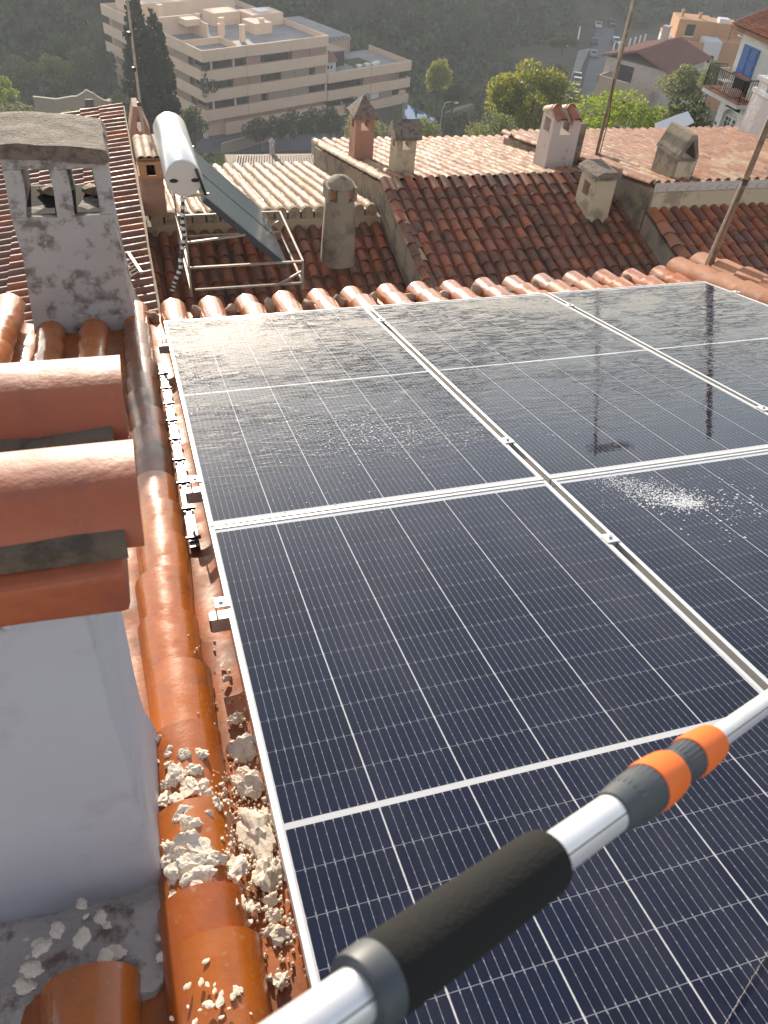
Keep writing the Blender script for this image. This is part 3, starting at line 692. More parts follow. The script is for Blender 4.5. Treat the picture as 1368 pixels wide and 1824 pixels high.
# garden gateway
def gateway():
    d = 117.0; c = at_d(166, 222, d); k = d / FPX
    t = thing('garden_wall', 'pinkish garden wall with a gabled gateway below the left hillside', 'wall', c)
    X = lambda px: c.x + (px - 166) * k
    z = c.z - 1; top = lambda y: c.z + (222 - y) * k * 1.05
    for nm, poly in (('wall', [(X(75), z), (X(112), z), (X(112), top(182)), (X(75), top(178))]),
                     ('wall', [(X(112), z), (X(158), z), (X(158), top(172)), (X(146), top(178)), (X(138), top(178)), (X(112), top(182))]),
                     ('wall', [(X(173), z), (X(203), z), (X(203), top(186)), (X(190), top(184)), (X(180), top(178)), (X(173), top(172))]),
                     ('gable', [(X(158), top(182)), (X(173), top(182)), (X(173), top(173)), (X(163), top(168)), (X(158), top(172))])):
        MB().prism(poly, 'y', c.y, c.y + .5).build(nm, M['pink_plaster'] if 0 else M['beige_wall'], t)
    MB().box(X(158.5), X(172.5), c.y + .2, c.y + .3, z, top(183)).build('gate', M['iron'], t)
    MB().box(X(196), X(203), c.y - .4, c.y + .8, z, top(184)).build('pillar', M['beige_wall'], t)
gateway()
# ================================================================ HOUSES ACROSS THE VALLEY (right)
def beige_house():
    D = 108.0; k = D / FPX
    a = at_d(1065, 133, D)
    t = thing('house', 'beige house with a terrace and low red tiled roof beside the street', 'house', (a.x, a.y, a.z - 9))
    e1 = Vector((.55, -.835, 0)); e2 = Vector((.835, .55, 0)); up = Vector((0, 0, 1))
    def bx(o, l, d, z0, z1): o = Vector(o); b = [o + up * z0, o + e1 * l + up * z0, o + e1 * l + e2 * d + up * z0, o + e2 * d + up * z0]; return b, [p + up * (z1 - z0) for p in b]
    MB().hexa(*bx(a, 7, 3.4, -10, -1.0)).hexa(*bx(a, 7, .25, -1.0, 0)).hexa(*bx(a + e1 * 0, .25, 3.4, -1, 0)).build('terrace', M['beige_wall'], t)
    b0 = a + e2 * 3.5 - e1 * 1.0
    MB().hexa(*bx(b0, 9, 13, -10, 1.6)).build('wall', M['chim_white'], t)
    # roof
    r = MB(); w0 = b0 - e1 * .6 - e2 * .5
    r.hexa([w0 + up * 1.5, w0 + e1 * 5 + up * 3.0, w0 + e1 * 5 + e2 * 14 + up * 3.0, w0 + e2 * 14 + up * 1.5], [w0 + up * 1.7, w0 + e1 * 5 + up * 3.2, w0 + e1 * 5 + e2 * 14 + up * 3.2, w0 + e2 * 14 + up * 1.7])
    r.hexa([w0 + e1 * 5 + up * 3.0, w0 + e1 * 10.2 + up * 1.5, w0 + e1 * 10.2 + e2 * 14 + up * 1.5, w0 + e1 * 5 + e2 * 14 + up * 3.0], [w0 + e1 * 5 + up * 3.2, w0 + e1 * 10.2 + up * 1.7, w0 + e1 * 10.2 + e2 * 14 + up * 1.7, w0 + e1 * 5 + e2 * 14 + up * 3.2])
    rf = r.build('roof', M['far_tile'], t)
    rid = MB()
    for i in range(30):
        o = w0 + e2 * (i * .46 + .2); rid.bar(o + up * 1.72, o + e1 * 5 + up * 3.24, .16, .1); rid.bar(o + e1 * 5 + up * 3.24, o + e1 * 10.2 + up * 1.72, .16, .1)
    rid.build('cover_tiles', M['far_tile'], rf)['kind'] = 'stuff'
    c = w0 + e1 * 3.5 + e2 * 10; MB().hexa(*bx(c, .8, .9, 2, 4.6)).hexa(*bx(c - e1 * .1 - e2 * .1, 1.0, 1.1, 4.6, 4.8)).build('chimney', M['chim_white'], rf)
    for (l, z, w_) in ((1.2, -3.6, 1.6), (4.4, -3.7, 1.5), (1.2, -6.8, 1.6), (4.4, -6.9, 1.5)):
        q = a - e2 * .04 + e1 * l; wn = MB().hexa(*bx(q, w_, .1, z, z + 1.5)).build('window', M['glass_dark'], t)
        MB().hexa(*bx(q - e2 * .04, w_, .06, z - .12, z)).hexa(*bx(q - e2 * .03 + e1 * (w_ / 2 - .04), .08, .06, z, z + 1.5)).build('frame', M['white'], wn)
    q = b0 - e2 * .05 + e1 * 2.2; MB().hexa(*bx(q, 2.2, .1, -1.0, 1.1)).build('terrace_door', M['glass_dark'], t)
    rl = MB()
    for i in range(7): rl.bar(b0 - e1 * .7 + e2 * (3 + i * 1.6) + up * 1.7, b0 - e1 * .7 + e2 * (3 + i * 1.6) + up * 2.7, .16)
    rl.build('ridge_post', M['white'], t)
beige_house()
def orange_house():
    D = 128.0
    a = at_d(1181, 118, D)
    t = thing('house', 'stepped orange and white house with flat roofs, above the red roofed house', 'house', (a.x, a.y, a.z - 6))
    k = D / FPX
    ex = Vector((.94, -.34, 0)); ey = Vector((.34, .94, 0)); up = Vector((0, 0, 1))
    def blk(x0, x1, y0, y1, z0, z1):
        b = [a + ex * x + ey * y + up * z0 for x, y in ((x0, y0), (x1, y0), (x1, y1), (x0, y1))]; return b, [p + up * (z1 - z0) for p in b]
    MB().hexa(*blk(0, 2.6, 0, 8, -6, 3.3)).hexa(*blk(5.4, 8.0, -.6, 3, -6, 4.2)).build('white_wall', M['far_white'], t)
    MB().hexa(*blk(2.6, 5.4, 0, 8, -6, 3.0)).hexa(*blk(1.6, 7.4, 4, 9, 3.0, 6.0)).hexa(*blk(8, 13, 1, 8, -6, 4.0)).hexa(*blk(7.4, 11.5, 4.5, 9, 4.0, 5.8)).build('orange_wall', M['orange_wall'], t)
    MB().hexa(*blk(0, .2, 0, 8, 3.3, 3.9)).hexa(*blk(2.4, 5.3, -.02, .2, 3.0, 3.8)).hexa(*blk(11.5, 13, 1, 1.2, 4, 4.8)).hexa(*blk(11.0, 13, 4, 7, 4.9, 5.2)).build('parapet', M['orange_wall'], t)
    for x0, x1, z0, z1, y in ((3.8, 4.6, .8, 1.7, -.05), (6.4, 7.3, 1.2, 2.3, -.65), (3.0, 4.4, 3.8, 5.4, 3.95), (.9, 1.3, 1.2, 2.2, -.05)):
        w_ = MB().hexa(*blk(x0, x1, y, y + .1, z0, z1)).build('window', M['glass_dark'], t); MB().hexa(*blk(x0 - .1, x1 + .1, y - .03, y + .02, z0 - .15, z0)).build('sill', M['white'], w_)
    MB().hexa(*blk(2.2, 2.6, 6, 6.4, 6, 7)).hexa(*blk(5, 5.5, 6, 6.4, 6, 6.8)).build('chimney', M['orange_wall'], t)
    MB().hexa(*blk(8.2, 9.8, 5, 6.5, 5.8, 6.4)).build('water_tank', M['white'], t)
    MB().tube([a + ex * 9.5 + ey * 2 + up * 4, a + ex * 9.6 + ey * 2 + up * 7.6], .06, 6).bar(a + ex * 8.8 + ey * 2 + up * 7.2, a + ex * 10.4 + ey * 2 + up * 7.3, .05).build('aerial', M['iron'], t)
orange_house()
# small tiled house low in the valley with two turret chimneys
def turret_house():
    D = 52.0; a = at_d(420, 302, D); k = D / FPX
    t = thing('small_house', 'low grey-tiled house with two dome-topped turret chimneys, below the retaining wall', 'house', (a.x, a.y, a.z - 3))
    q = lambda x, y: at_d(x, y, D)
    L0, L1, R1 = q(422, 296), q(470, 280), q(560, 276)
    W = MB(); W.hexa([a + Vector((0, 0, -4)), q(565, 300) + Vector((0, 0, -4)), q(565, 290) + Vector((0, 5, -4)), a + Vector((0, 5, -4))], [q(420, 330), q(580, 330), q(580, 330) + Vector((0, 5, .2)), q(420, 330) + Vector((0, 5, .2))]); W.build('wall', M['cream_plaster'], t)
    r = MB(); b0, b1 = q(418, 312), q(520, 312); c0, c1 = at_d(424, 281, D + 3), at_d(508, 280, D + 3)
    r.hexa([b0, b1, c1, c0], [p + Vector((0, 0, .15)) for p in (b0, b1, c1, c0)])
    b2, c2 = q(585, 312), at_d(575, 281, D + 3); r.hexa([b1, b2, c2, c1], [p + Vector((0, 0, .14)) for p in (b1, b2, c2, c1)])
    rf = r.build('roof', M['far_grey_tile'], t)
    rd = MB()
    for i in range(34):
        f = i / 33; rd.bar(b0.lerp(b2, f) + Vector((0, 0, .2)), c0.lerp(c2, f) + Vector((0, 0, .2)), .09, .07)
    rd.build('cover_tiles', M['far_grey_tile'], rf)['kind'] = 'stuff'
    MB().bar(at_d(470, 279, D + 3.1), at_d(560, 278, D + 3.1), .25, .25).build('ridge', M['cream_plaster'], rf)
    for x, y0, y1, wpx in ((485, 279, 250, 10), (559, 278, 248, 9)):
        p0, p1 = at_d(x, y0, D + 3.2), at_d(x, y1, D + 3.2); r_ = wpx * k / 2; h = (p1 - p0).length * 1.1
        c = MB().tube([p0 - Vector((0, 0, .3)), p0 + Vector((0, 0, h * .62))], r_, 12).build('chimney', M['chim_white'], rf, True)
        pz = p0.z + h * .62
        cp = MB()
        for an in range(4): cp.box(p0.x + r_ * .75 * math.cos(an * 1.57 + .78) - .05, p0.x + r_ * .75 * math.cos(an * 1.57 + .78) + .05, p0.y + r_ * .75 * math.sin(an * 1.57 + .78) - .05, p0.y + r_ * .75 * math.sin(an * 1.57 + .78) + .05, pz, pz + h * .14)
        cp.tube([(p0.x, p0.y, pz + h * .14), (p0.x, p0.y, pz + h * .2), (p0.x, p0.y, pz + h * .3), (p0.x, p0.y, pz + h * .36)], [r_ * 1.25, r_ * 1.15, r_ * .7, .02], 12)
        cp.build('chimney_dome', M['chim_white'], c, True) if False else cp.build('chimney_dome', M['chim_white'], rf, True)
turret_house()
# cars on the street
def car_mesh():
    b = MB(); pr = [(-2.05, .35), (2.1, .35), (2.15, .65), (1.95, .85), (1.0, .95), (-1.7, .98), (-2.1, .9), (-2.12, .6)]
    b.prism(pr, 'x', -.85, .85); return b
def car_parts(root, mat):
    b = MB(); prof = [(-2.05, .32), (2.1, .32), (2.16, .62), (1.98, .80), (1.05, .92), (.45, 1.38), (-1.1, 1.42), (-1.85, 1.02), (-2.1, .9), (-2.12, .6)]
    o = b.prism([(p[0], p[1]) for p in prof], 'x', -.84, .84).build('body', mat, root, world=False, bevel=.06)
    g = MB(); g.add([(-.7, 1.02, .96), (.7, 1.02, .96), (.62, .50, 1.36), (-.62, .50, 1.36)], [(0, 1, 2, 3)])
    for v in range(4): pass
    g = MB(); g.hexa([(-.72, 1.07, .95), (.72, 1.07, .95), (.65, .49, 1.41), (-.65, .49, 1.41)], [(-.72, 1.09, .97), (.72, 1.09, .97), (.65, .51, 1.43), (-.65, .51, 1.43)]); g.build('windscreen', M['glass_dark'], root, world=False)
    g = MB(); g.hexa([(-.7, -1.86, 1.05), (.7, -1.86, 1.05), (.65, -1.2, 1.42), (-.65, -1.2, 1.42)], [(-.7, -1.89, 1.07), (.7, -1.89, 1.07), (.65, -1.22, 1.45), (-.65, -1.22, 1.45)]); g.build('rear_window', M['glass_dark'], root, world=False)
    for sx in (-1, 1):
        MB().prism([(-1.5, 1.0), (.85, 1.0), (.4, 1.32), (-1.05, 1.34)], 'x', sx * .835, sx * .86).build('side_window', M['glass_dark'], root, world=False)
        for y in (-1.3, 1.3): MB().tube([(sx * .72, y, .33), (sx * .88, y, .33)], .33, 12).build('wheel', M['tyre'], root, world=False)
cars = [(1065, 45, 'car_white', 24, 'white car driving up the far end of the street'), (1058, 74, 'car_blue', 24, 'dark blue car between the white and the silver car on the left of the street'), (1057, 96, 'car_silver', 26, 'silver car on the left of the street above the bend'),
        (1097, 74, 'car_silver', 196, 'grey car on the right of the street by the side road'), (1104, 84, 'car_black', 196, 'dark car behind the grey one at the side road'), (1089, 42, 'car_black', 200, 'dark car high on the right edge of the street'), (1172, 97, 'car_silver', 100, 'grey car parked in the side road by the orange house'),
        (1028, 136, 'car_black', 30, 'black parked car farthest up the kerb row'), (1028, 145, 'car_yellow', 28, 'yellow car in the kerb row'), (1024.5, 157, 'car_green', 28, 'dark green car parked behind the yellow one'), (1023, 170, 'car_black', 28, 'black car second from the near end of the kerb row'), (1020, 183, 'car_white', 28, 'white car at the near end of the kerb row')]
for (x, y, mt, az, lb) in cars:
    p = at_z(x, y, ZF + .6); r = thing('parked_car', lb, 'car', (p.x, p.y, ZF + .11), 'cars on the street', (0, 0, -rad(az)))
    car_parts(r, M[mt])
b = at_z(1030, 78, ZF); t = thing('wall', 'short white wall on the bank left of the street', 'wall', b)
MB().bar(at_z(1027, 82, ZF) + Vector((0, 0, .8)), at_z(1031, 60, ZF) + Vector((0, 0, .8)), .3, 1.6).build('wall_panel', M['far_white'], t); MB().bar(at_z(1027, 82, ZF) + Vector((0, 0, 1.63)), at_z(1031, 60, ZF) + Vector((0, 0, 1.63)), .36, .06).build('coping', M['far_white'], t)
# ================================================================ WHITE HOUSE ON THE RIGHT
def white_house():
    X = 28.2; up = Vector((0, 0, 1))
    far_b, far_t = at_x(1262, 268, X), at_x(1322, 44, X)
    yf = (far_b.y + far_t.y) / 2; zt = far_t.z; zb = -14.5
    t = thing('white_house', 'whitewashed house with blue shutters and an iron balcony at the right edge', 'house', (X, yf - 5, zb))
    sh = [at_x(x, y, X) for x, y in ((1329, 78), (1355.4, 91), (1337, 140.6), (1311.8, 126.6))]
    wi = [at_x(x, y, X) for x, y in ((1287, 202), (1313.5, 215.5), (1300, 246.7), (1278, 233.5))]
    sy0, sy1 = (sh[1].y + sh[2].y) / 2, (sh[0].y + sh[3].y) / 2; sz0, sz1 = sh[2].z, sh[0].z
    wy0, wy1 = (wi[1].y + wi[2].y) / 2, (wi[0].y + wi[3].y) / 2; wz0, wz1 = wi[2].z, wi[0].z
    yn = yf - 9
    # wall built round the openings
    W = MB(); th = .35
    def slab(y0, y1, z0, z1): W.box(X, X + th, y0, y1, z0, z1)
    slab(wy1, yf, zb, zt); slab(yn, wy0, zb, zt); slab(wy0, wy1, zb, wz0); slab(wy0, wy1, wz1 + .35, sz0 if sy0 > wy0 else zt)
    slab(wy0, wy1, sz0, zt) if False else None
    slab(wy0, wy1, wz1 + .35, zt)
    # arch over the window
    n = 8; arc = []
    for i in range(n + 1):
        a = math.pi * i / n; arc.append(((wy0 + wy1) / 2 - math.cos(a) * (wy1 - wy0) / 2, wz1 + math.sin(a) * .33))
    for (a, b) in zip(arc, arc[1:]): W.prism([a, b, (b[0], wz1 + .36), (a[0], wz1 + .36)], 'x', X, X + th)
    W.box(X + th, X + 9, yf - .35, yf, zb, zt)
    o = W.build('wall', M['house_white'], t)
    MB().box(X + .22, X + .3, wy0, wy1, wz1 - .02, wz1 + .33).build('arch_infill', M['house_white'], t)
    wn = MB()
    wn.box(X + .16, X + .24, wy0, wy1, wz0, wz0 + .07).box(X + .16, X + .24, wy0, wy1, wz1 - .07, wz1)
    for f in (0, .46, .54, 1): yy = wy0 + (wy1 - wy0 - .06) * f; wn.box(X + .158, X + .242, yy, yy + .06, wz0 + .07, wz1 - .07)
    for f in (.25, .75): yy = wy0 + (wy1 - wy0) * f; wn.box(X + .18, X + .22, yy - .015, yy + .015, wz0 + .07, wz1 - .07)
    for f in (.33, .66): zz = wz0 + (wz1 - wz0) * f; wn.box(X + .182, X + .218, wy0 + .06, wy1 - .06, zz - .015, zz + .015)
    wo_ = wn.build('window', M['white'], t); MB().box(X + .25, X + .26, wy0, wy1, wz0, wz1).build('pane', M['glass_dark'], wo_); MB().box(X - .1, X + .14, wy0 - .1, wy1 + .1, wz0 - .08, wz0 - .004).build('sill', M['red_tile'], wo_)
    mid = (sy0 + sy1) / 2
    for a, b in ((sy0, mid - .012), (mid + .012, sy1)):
        s = MB().box(X - .06, X - .004, a, b, sz0, sz1).build('shutter', M['blue_wood'], t)
        MB().box(X - .075, X - .06, a + .08, b - .08, sz0 + .1, (sz0 + sz1) / 2 - .06).box(X - .075, X - .06, a + .08, b - .08, (sz0 + sz1) / 2 + .06, sz1 - .1).build('shutter_panel', M['blue_wood'], s)
    MB().box(X - .16, X - .002, sy0 - .1, sy1 + .1, sz0 - .1, sz0 - .01).build('sill', M['red_tile'], t)
    # balcony
    bz = at_x(1253, 152, X - 1.0).z; y1, y0 = at_x(1253, 152, X - 1.0).y, at_x(1312, 190, X - 1.0).y
    bl = MB().box(X - 1.0, X, y0, y1, bz - .24, bz - .05).build('balcony', M['house_white'], t)
    MB().box(X - 1.04, X - .002, y0 - .03, y1 + .03, bz - .048, bz).build('balcony_floor', M['red_tile'], bl)
    r = MB(); top = bz + .95
    for a, b in (((X - .97, y0), (X - .97, y1)), ((X - .97, y1), (X - .02, y1)), ((X - .97, y0), (X - .02, y0))):
        r.bar((*a, top), (*b, top), .045); r.bar((*a, bz + .1), (*b, bz + .1), .03)
        L = math.dist(a, b); n = max(3, int(L / .13))
        for i in range(n + 1):
            f = i / n; x, y = a[0] + (b[0] - a[0]) * f, a[1] + (b[1] - a[1]) * f; r.bar((x, y, bz), (x, y, top), .022 if 0 < i < n else .04)
    r.build('balcony_railing', M['iron'], bl)
    # roof
    rf = MB(); ez = zt - .02; s = math.tan(rad(20))
    rf.hexa([(X - .5, yn, ez - .15), (X - .5, yf + .4, ez - .15), (X + 7, yf + .4, ez - .15 + 7.5 * s), (X + 7, yn, ez - .15 + 7.5 * s)], [(X - .5, yn, ez), (X - .5, yf + .4, ez), (X + 7, yf + .4, ez + 7.5 * s), (X + 7, yn, ez + 7.5 * s)])
    ro = rf.build('roof', M['salmon_tile'], t)
    me = with_mat(barrel(.42, .075, .09, .95, .014, 6), M['red_tile'])
    for i in range(int((yf + .4 - yn) / .23)):
        for j in range(7):
            d = j * .33; inst(me, 'cover_tile', ro, Vector((X - .5 + d * math.cos(rad(20)) + .36, yf + .3 - i * .23, ez + (d + .38) * math.sin(rad(20)) + .03)) - t.location, (rad(-18), 0, rad(90)))
    # furniture on the balcony: top-level things
    return X, y0, y1, bz
wx, wy0_, wy1_, wbz = white_house()
c = Vector((wx - .55, wy1_ - .9, wbz)); t = thing('garden_chair', 'white lattice garden chair on the iron-railed balcony', 'chair', c)
for a in (-.22, .22):
    for b in (-.22, .22): MB().bar(c + Vector((a, b, 0)), c + Vector((a, b, .42)), .04).build('leg', M['white'], t)
MB().box(c.x - .26, c.x + .26, c.y - .26, c.y + .26, c.z + .42, c.z + .46).build('seat', M['white'], t)
mb = MB()
for i in range(6): mb.bar(c + Vector((-.24 + i * .096, .26, .46)), c + Vector((-.24 + i * .096, .30, .9)), .025)
mb.bar(c + Vector((-.26, .30, .9)), c + Vector((.26, .30, .9)), .05).build('backrest', M['white'], t)
c = Vector((wx - .5, wy1_ - 1.7, wbz)); t = thing('cushion', 'pale pink cushion lying on the balcony beside the white chair', 'cushion', c)
o = MB().box(c.x - .3, c.x + .3, c.y - .3, c.y + .3, c.z + .002, c.z + .3).build('cover', plain('pink_fabric', (.55, .32, .26), .9), t, True, bevel=.1)
MB().tube([c + Vector((.305 * math.cos(a), .305 * math.sin(a), .15)) for a in np.linspace(0, 6.283, 13)], .015, 5).build('piping', M['shutter'], t)
# white sheet / awning in the bushes
c = at_d(1200, 232, 31); t = thing('awning', 'white sheet awning showing between the green bushes', 'awning', c)
o = MB().hexa([c + Vector((-.85, -.3, -.28)), c + Vector((.75, -.1, .28)), c + Vector((.75, .5, .5)), c + Vector((-.6, .5, .1))], [c + Vector((-.85, -.3, -.25)), c + Vector((.75, -.1, .31)), c + Vector((.75, .5, .53)), c + Vector((-.6, .5, .13))]).build('sheet', M['white'], t); roughen(o, 4, .06, 2)
MB().bar(c + Vector((.6, .2, -1.8)), c + Vector((.6, .2, .3)), .05).bar(c + Vector((-.6, .2, -2.2)), c + Vector((-.6, .2, -.1)), .05).build('pole', M['iron'], t)
# ================================================================ NEIGHBOURING ROOFS BELOW
UPV = rad(-1)
DK = rad(13.0); BR = rad(12.5)
def rot_to_camera(s): return (-s, 0, math.pi)      # local y runs down the slope, towards the camera
def rot_away(s): return (-s, 0, 0)
# house with the solar tank: X .1 .. 3.95, ridge Y 13.15
h1 = thing('house', 'house below with a red tiled roof carrying the solar water tank', 'house', (2.0, 13.2, -8))
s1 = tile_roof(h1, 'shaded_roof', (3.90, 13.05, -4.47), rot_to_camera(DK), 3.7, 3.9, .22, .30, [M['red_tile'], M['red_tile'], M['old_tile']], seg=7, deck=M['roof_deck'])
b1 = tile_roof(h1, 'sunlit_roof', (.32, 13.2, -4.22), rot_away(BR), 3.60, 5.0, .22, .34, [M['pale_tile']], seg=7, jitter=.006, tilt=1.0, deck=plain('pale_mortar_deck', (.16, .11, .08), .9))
mb = MB(); mb.box(.12, 4.0, 13.07, 13.3, -4.62, -4.36); o = mb.build('ridge_wall', M['cream_plaster'], h1)
# mortar closing the high ends of the sunlit covers
mb = MB()
for i in range(17):
    x = .32 + i * .22; mb.prism([(x + math.cos(a) * .092, -4.25 + math.sin(a) * .092) for a in np.linspace(0, math.pi, 8)] + [(x - .092, -4.37), (x + .092, -4.37)], 'y', 13.12, 13.2)
o = mb.build('tile_end_mortar', M['mortar'], h1)
mb = MB(); mb.box(.12, 3.95, 9.2, 18, -9, -5.5).build('wall', M['dirty_plaster'], h1)
# middle house
h2 = thing('house', 'middle house below with a dark mossy red roof under three chimneys', 'house', (6.0, 13.1, -8))
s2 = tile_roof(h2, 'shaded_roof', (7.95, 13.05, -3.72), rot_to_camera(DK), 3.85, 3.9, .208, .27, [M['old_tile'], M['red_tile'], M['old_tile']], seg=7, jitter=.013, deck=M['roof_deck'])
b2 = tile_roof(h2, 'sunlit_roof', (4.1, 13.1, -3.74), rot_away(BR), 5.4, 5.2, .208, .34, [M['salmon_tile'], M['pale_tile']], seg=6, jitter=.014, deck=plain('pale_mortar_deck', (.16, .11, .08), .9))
W = MB(); W.box(4.0, 4.16, 9.3, 13.1, -9, -5.0)
for i in range(8):
    y0, y1 = 13.1 - i * .49, 13.1 - (i + 1) * .49; z0, z1 = -3.80 - math.tan(DK) * (i * .49), -3.80 - math.tan(DK) * ((i + 1) * .49)
    W.prism([(y0, -6), (y0, z0), (y1, z1), (y1, -6)], 'x', 3.995, 4.12)
W.prism([(13.1, -6), (18.2, -6), (18.2, -3.84 - math.tan(BR) * 5.1), (13.1, -3.84)], 'x', 4.0, 4.12)
o = W.build('wall', M['dirty_plaster'], h2)
# broken tile edge along the gable of the middle house
me = with_mat(barrel(.33, .078, .09, .6, .016, 6), M['old_tile']); meb = with_mat(barrel(.33, .078, .09, .6, .016, 6), M['pale_tile'])
for i in range(13):
    d = i * .29; inst(me if i % 3 else meb, 'verge_tile', s2, (3.90 + random.uniform(-.02, .02), d, -.03), (rad(2), rad(random.uniform(4, 16)), rad(random.uniform(-4, 4))))
for i in range(14):
    d = i * .34; inst(meb, 'verge_tile', b2, (-.06, d, -.02), (rad(2), rad(-8), rad(random.uniform(-4, 4))))
# right house
h3 = thing('house', 'right hand house below with a cream gable wall and hooded chimney', 'house', (10, 11.5, -8))
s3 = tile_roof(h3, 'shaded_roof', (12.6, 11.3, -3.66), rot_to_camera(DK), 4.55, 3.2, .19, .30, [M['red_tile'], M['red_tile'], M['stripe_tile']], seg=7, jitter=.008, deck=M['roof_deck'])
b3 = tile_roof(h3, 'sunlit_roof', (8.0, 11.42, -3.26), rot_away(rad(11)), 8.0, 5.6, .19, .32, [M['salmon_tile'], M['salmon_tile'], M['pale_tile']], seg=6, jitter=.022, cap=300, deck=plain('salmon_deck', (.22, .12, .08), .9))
mb = MB(); mb.box(7.98, 14, 11.34, 11.5, -3.72, -3.42); mb.build('gable_wall', M['cream_plaster'], h3)
mb = MB()
for i in range(26):
    x = 8.0 + i * .19; mb.prism([(x + .095 + math.cos(a) * .075, -3.40 - math.sin(a) * -.07) for a in np.linspace(0, math.pi, 7)], 'y', 11.36, 11.44)
mb.box(7.98, 13, 11.38, 11.45, -3.43, -3.28); mb.build('tile_end_mortar', M['chim_white'], h3)
W = MB(); W.prism([(11.4, -7), (11.4, -3.36), (17, -3.36 - math.tan(rad(11)) * 5.6), (17, -7)], 'x', 7.93, 8.05)
W.prism([(11.35, -7), (11.35, -3.76), (8.2, -3.76 - math.tan(DK) * 3.15), (8.2, -7)], 'x', 7.93, 8.05)
o = W.build('wall', M['dirty_plaster'], h3)
me = with_mat(barrel(.33, .085, .10, .5, .016, 6), M['red_tile']); meb = with_mat(barrel(.33, .085, .10, .5, .016, 6), M['salmon_tile'])
for i in range(10): inst(random.choice((me, me, meb)), 'verge_tile', s3, (4.60 + random.uniform(-.015, .015), i * .30, -.02), (rad(3), rad(random.uniform(6, 14)), rad(random.uniform(-4, 4))))
for i in range(16): inst(meb, 'verge_tile', b3, (-.04, i * .32, -.02), (rad(2), rad(-10), rad(random.uniform(-5, 5))))
# left house: rows of covers running across, seen edge-on
h4 = thing('house', 'neighbouring house at left with tile rows running sideways behind the grey chimney', 'house', (-1, 13, -9))
s4 = tile_roof(h4, 'striped_roof', (.06, 6.3, -3.96), (-rad(10), 0, rad(90)), 11.4, 2.6, .212, .36, [M['stripe_tile'], M['red_tile'], M['stripe_tile']], seg=8, jitter=.006, tilt=1.5, deck=M['roof_deck'])
mb = MB(); mb.box(.045, .125, 6.2, 17.8, -6, -3.985); o = mb.build('edge_wall', M['mortar'], h4); roughen(o, 12, .02, 3)
MB().box(-3.6, .04, 6.2, 17.8, -9, -4.75).build('wall', M['dirty_plaster'], h4)
def chimney_box(house, base_px, top_px, wpx, Y, depth, mat, batter=.96, name='chimney', label=None, dz=.4, rough=.012, lean=0):
    """battered plaster shaft whose front face stands at Y; wpx: (left,right) pixel x at the base"""
    bl, br = at_y(wpx[0], base_px, Y), at_y(wpx[1], base_px, Y); tp = at_y((wpx[0] + wpx[1]) / 2 + lean, top_px, Y)
    x0, x1 = bl.x, br.x; zb = min(bl.z, br.z) - dz; zt = tp.z; cx = (x0 + x1) / 2; hw = (x1 - x0) / 2
    return x0, x1, zb, zt, cx, hw
def shaft(house, mat, x0, x1, y0, y1, zb, zt, batter, openings=True, oh=.12, ow=.10, ot=.06, label=None, rough=.01, gap=None):
    """shaft with a flue opening through each face near the top: built as solid below, corner posts around the opening, lintel above"""
    cx, cy = (x0 + x1) / 2, (y0 + y1) / 2
    def ring(z):
        f = 1 - (1 - batter) * (z - zb) / (zt - zb); return [(cx + (x - cx) * f, cy + (y - cy) * f, z) for x, y in ((x0, y0), (x1, y0), (x1, y1), (x0, y1))]
    mb = MB(); z1, z2 = zt - ot - oh, zt - ot
    mb.hexa(ring(zb), ring(z1)); mb.hexa(ring(z2), ring(zt))
    lo, hi = ring(z1 - .002), ring(z2 + .002)
    px = ((x1 - x0) - ow) / 2; py = ((y1 - y0) - ow) / 2
    for i, (sx, sy) in enumerate(((1, 1), (-1, 1), (-1, -1), (1, -1))):
        def post(r): p = r[i]; return [(p[0], p[1], p[2]), (p[0] + sx * px, p[1], p[2]), (p[0] + sx * px, p[1] + sy * py, p[2]), (p[0], p[1] + sy * py, p[2])]
        mb.hexa(post(lo), post(hi))
    o = mb.build('chimney', mat, house)
    if label: o['label'] = label
    return o
# --- chimneys
# reddish, pyramid cap
def pyr_chimney():
    Y = 15.2; x0, x1, zb, zt, cx, hw = chimney_box(h2, 292, 212, (630, 664), Y, .4, None)
    c = shaft(h2, M['pink_plaster'], x0, x1, Y, Y + .42, zb, zt, .95, oh=.17, ow=.17, ot=.03, label='tall reddish chimney with a pyramid cap')
    p = MB(); e = .05; y0, y1 = Y - e, Y + .42 + e
    p.box(x0 - e, x1 + e, y0, y1, zt, zt + .05); p.hexa([(x0 - e, y0, zt + .05), (x1 + e, y0, zt + .05), (x1 + e, y1, zt + .05), (x0 - e, y1, zt + .05)], [(cx - .02, Y + .19, zt + .34), (cx + .02, Y + .19, zt + .34), (cx + .02, Y + .23, zt + .34), (cx - .02, Y + .23, zt + .34)])
    roughen(p.build('chimney_cap', M['cap_concrete'], c), 2, .012, 8)
pyr_chimney()
def gable_chimney():
    Y = 13.5; x0, x1, zb, zt, cx, hw = chimney_box(h2, 315, 248, (702, 737), Y, .4, None, lean=4)
    c = shaft(h2, M['cream_plaster'], x0, x1, Y, Y + .36, zb, zt, .96, oh=.14, ow=.15, ot=.03, label='cream chimney with a low gabled cap')
    roughen(MB().prism([(Y - .06, zt), (Y + .42, zt), (Y + .42, zt + .05), (Y + .18, zt + .26), (Y - .06, zt + .05)], 'x', x0 - .05, x1 + .06).build('chimney_cap', M['cap_concrete'], c), 3, .012, 8)
gable_chimney()
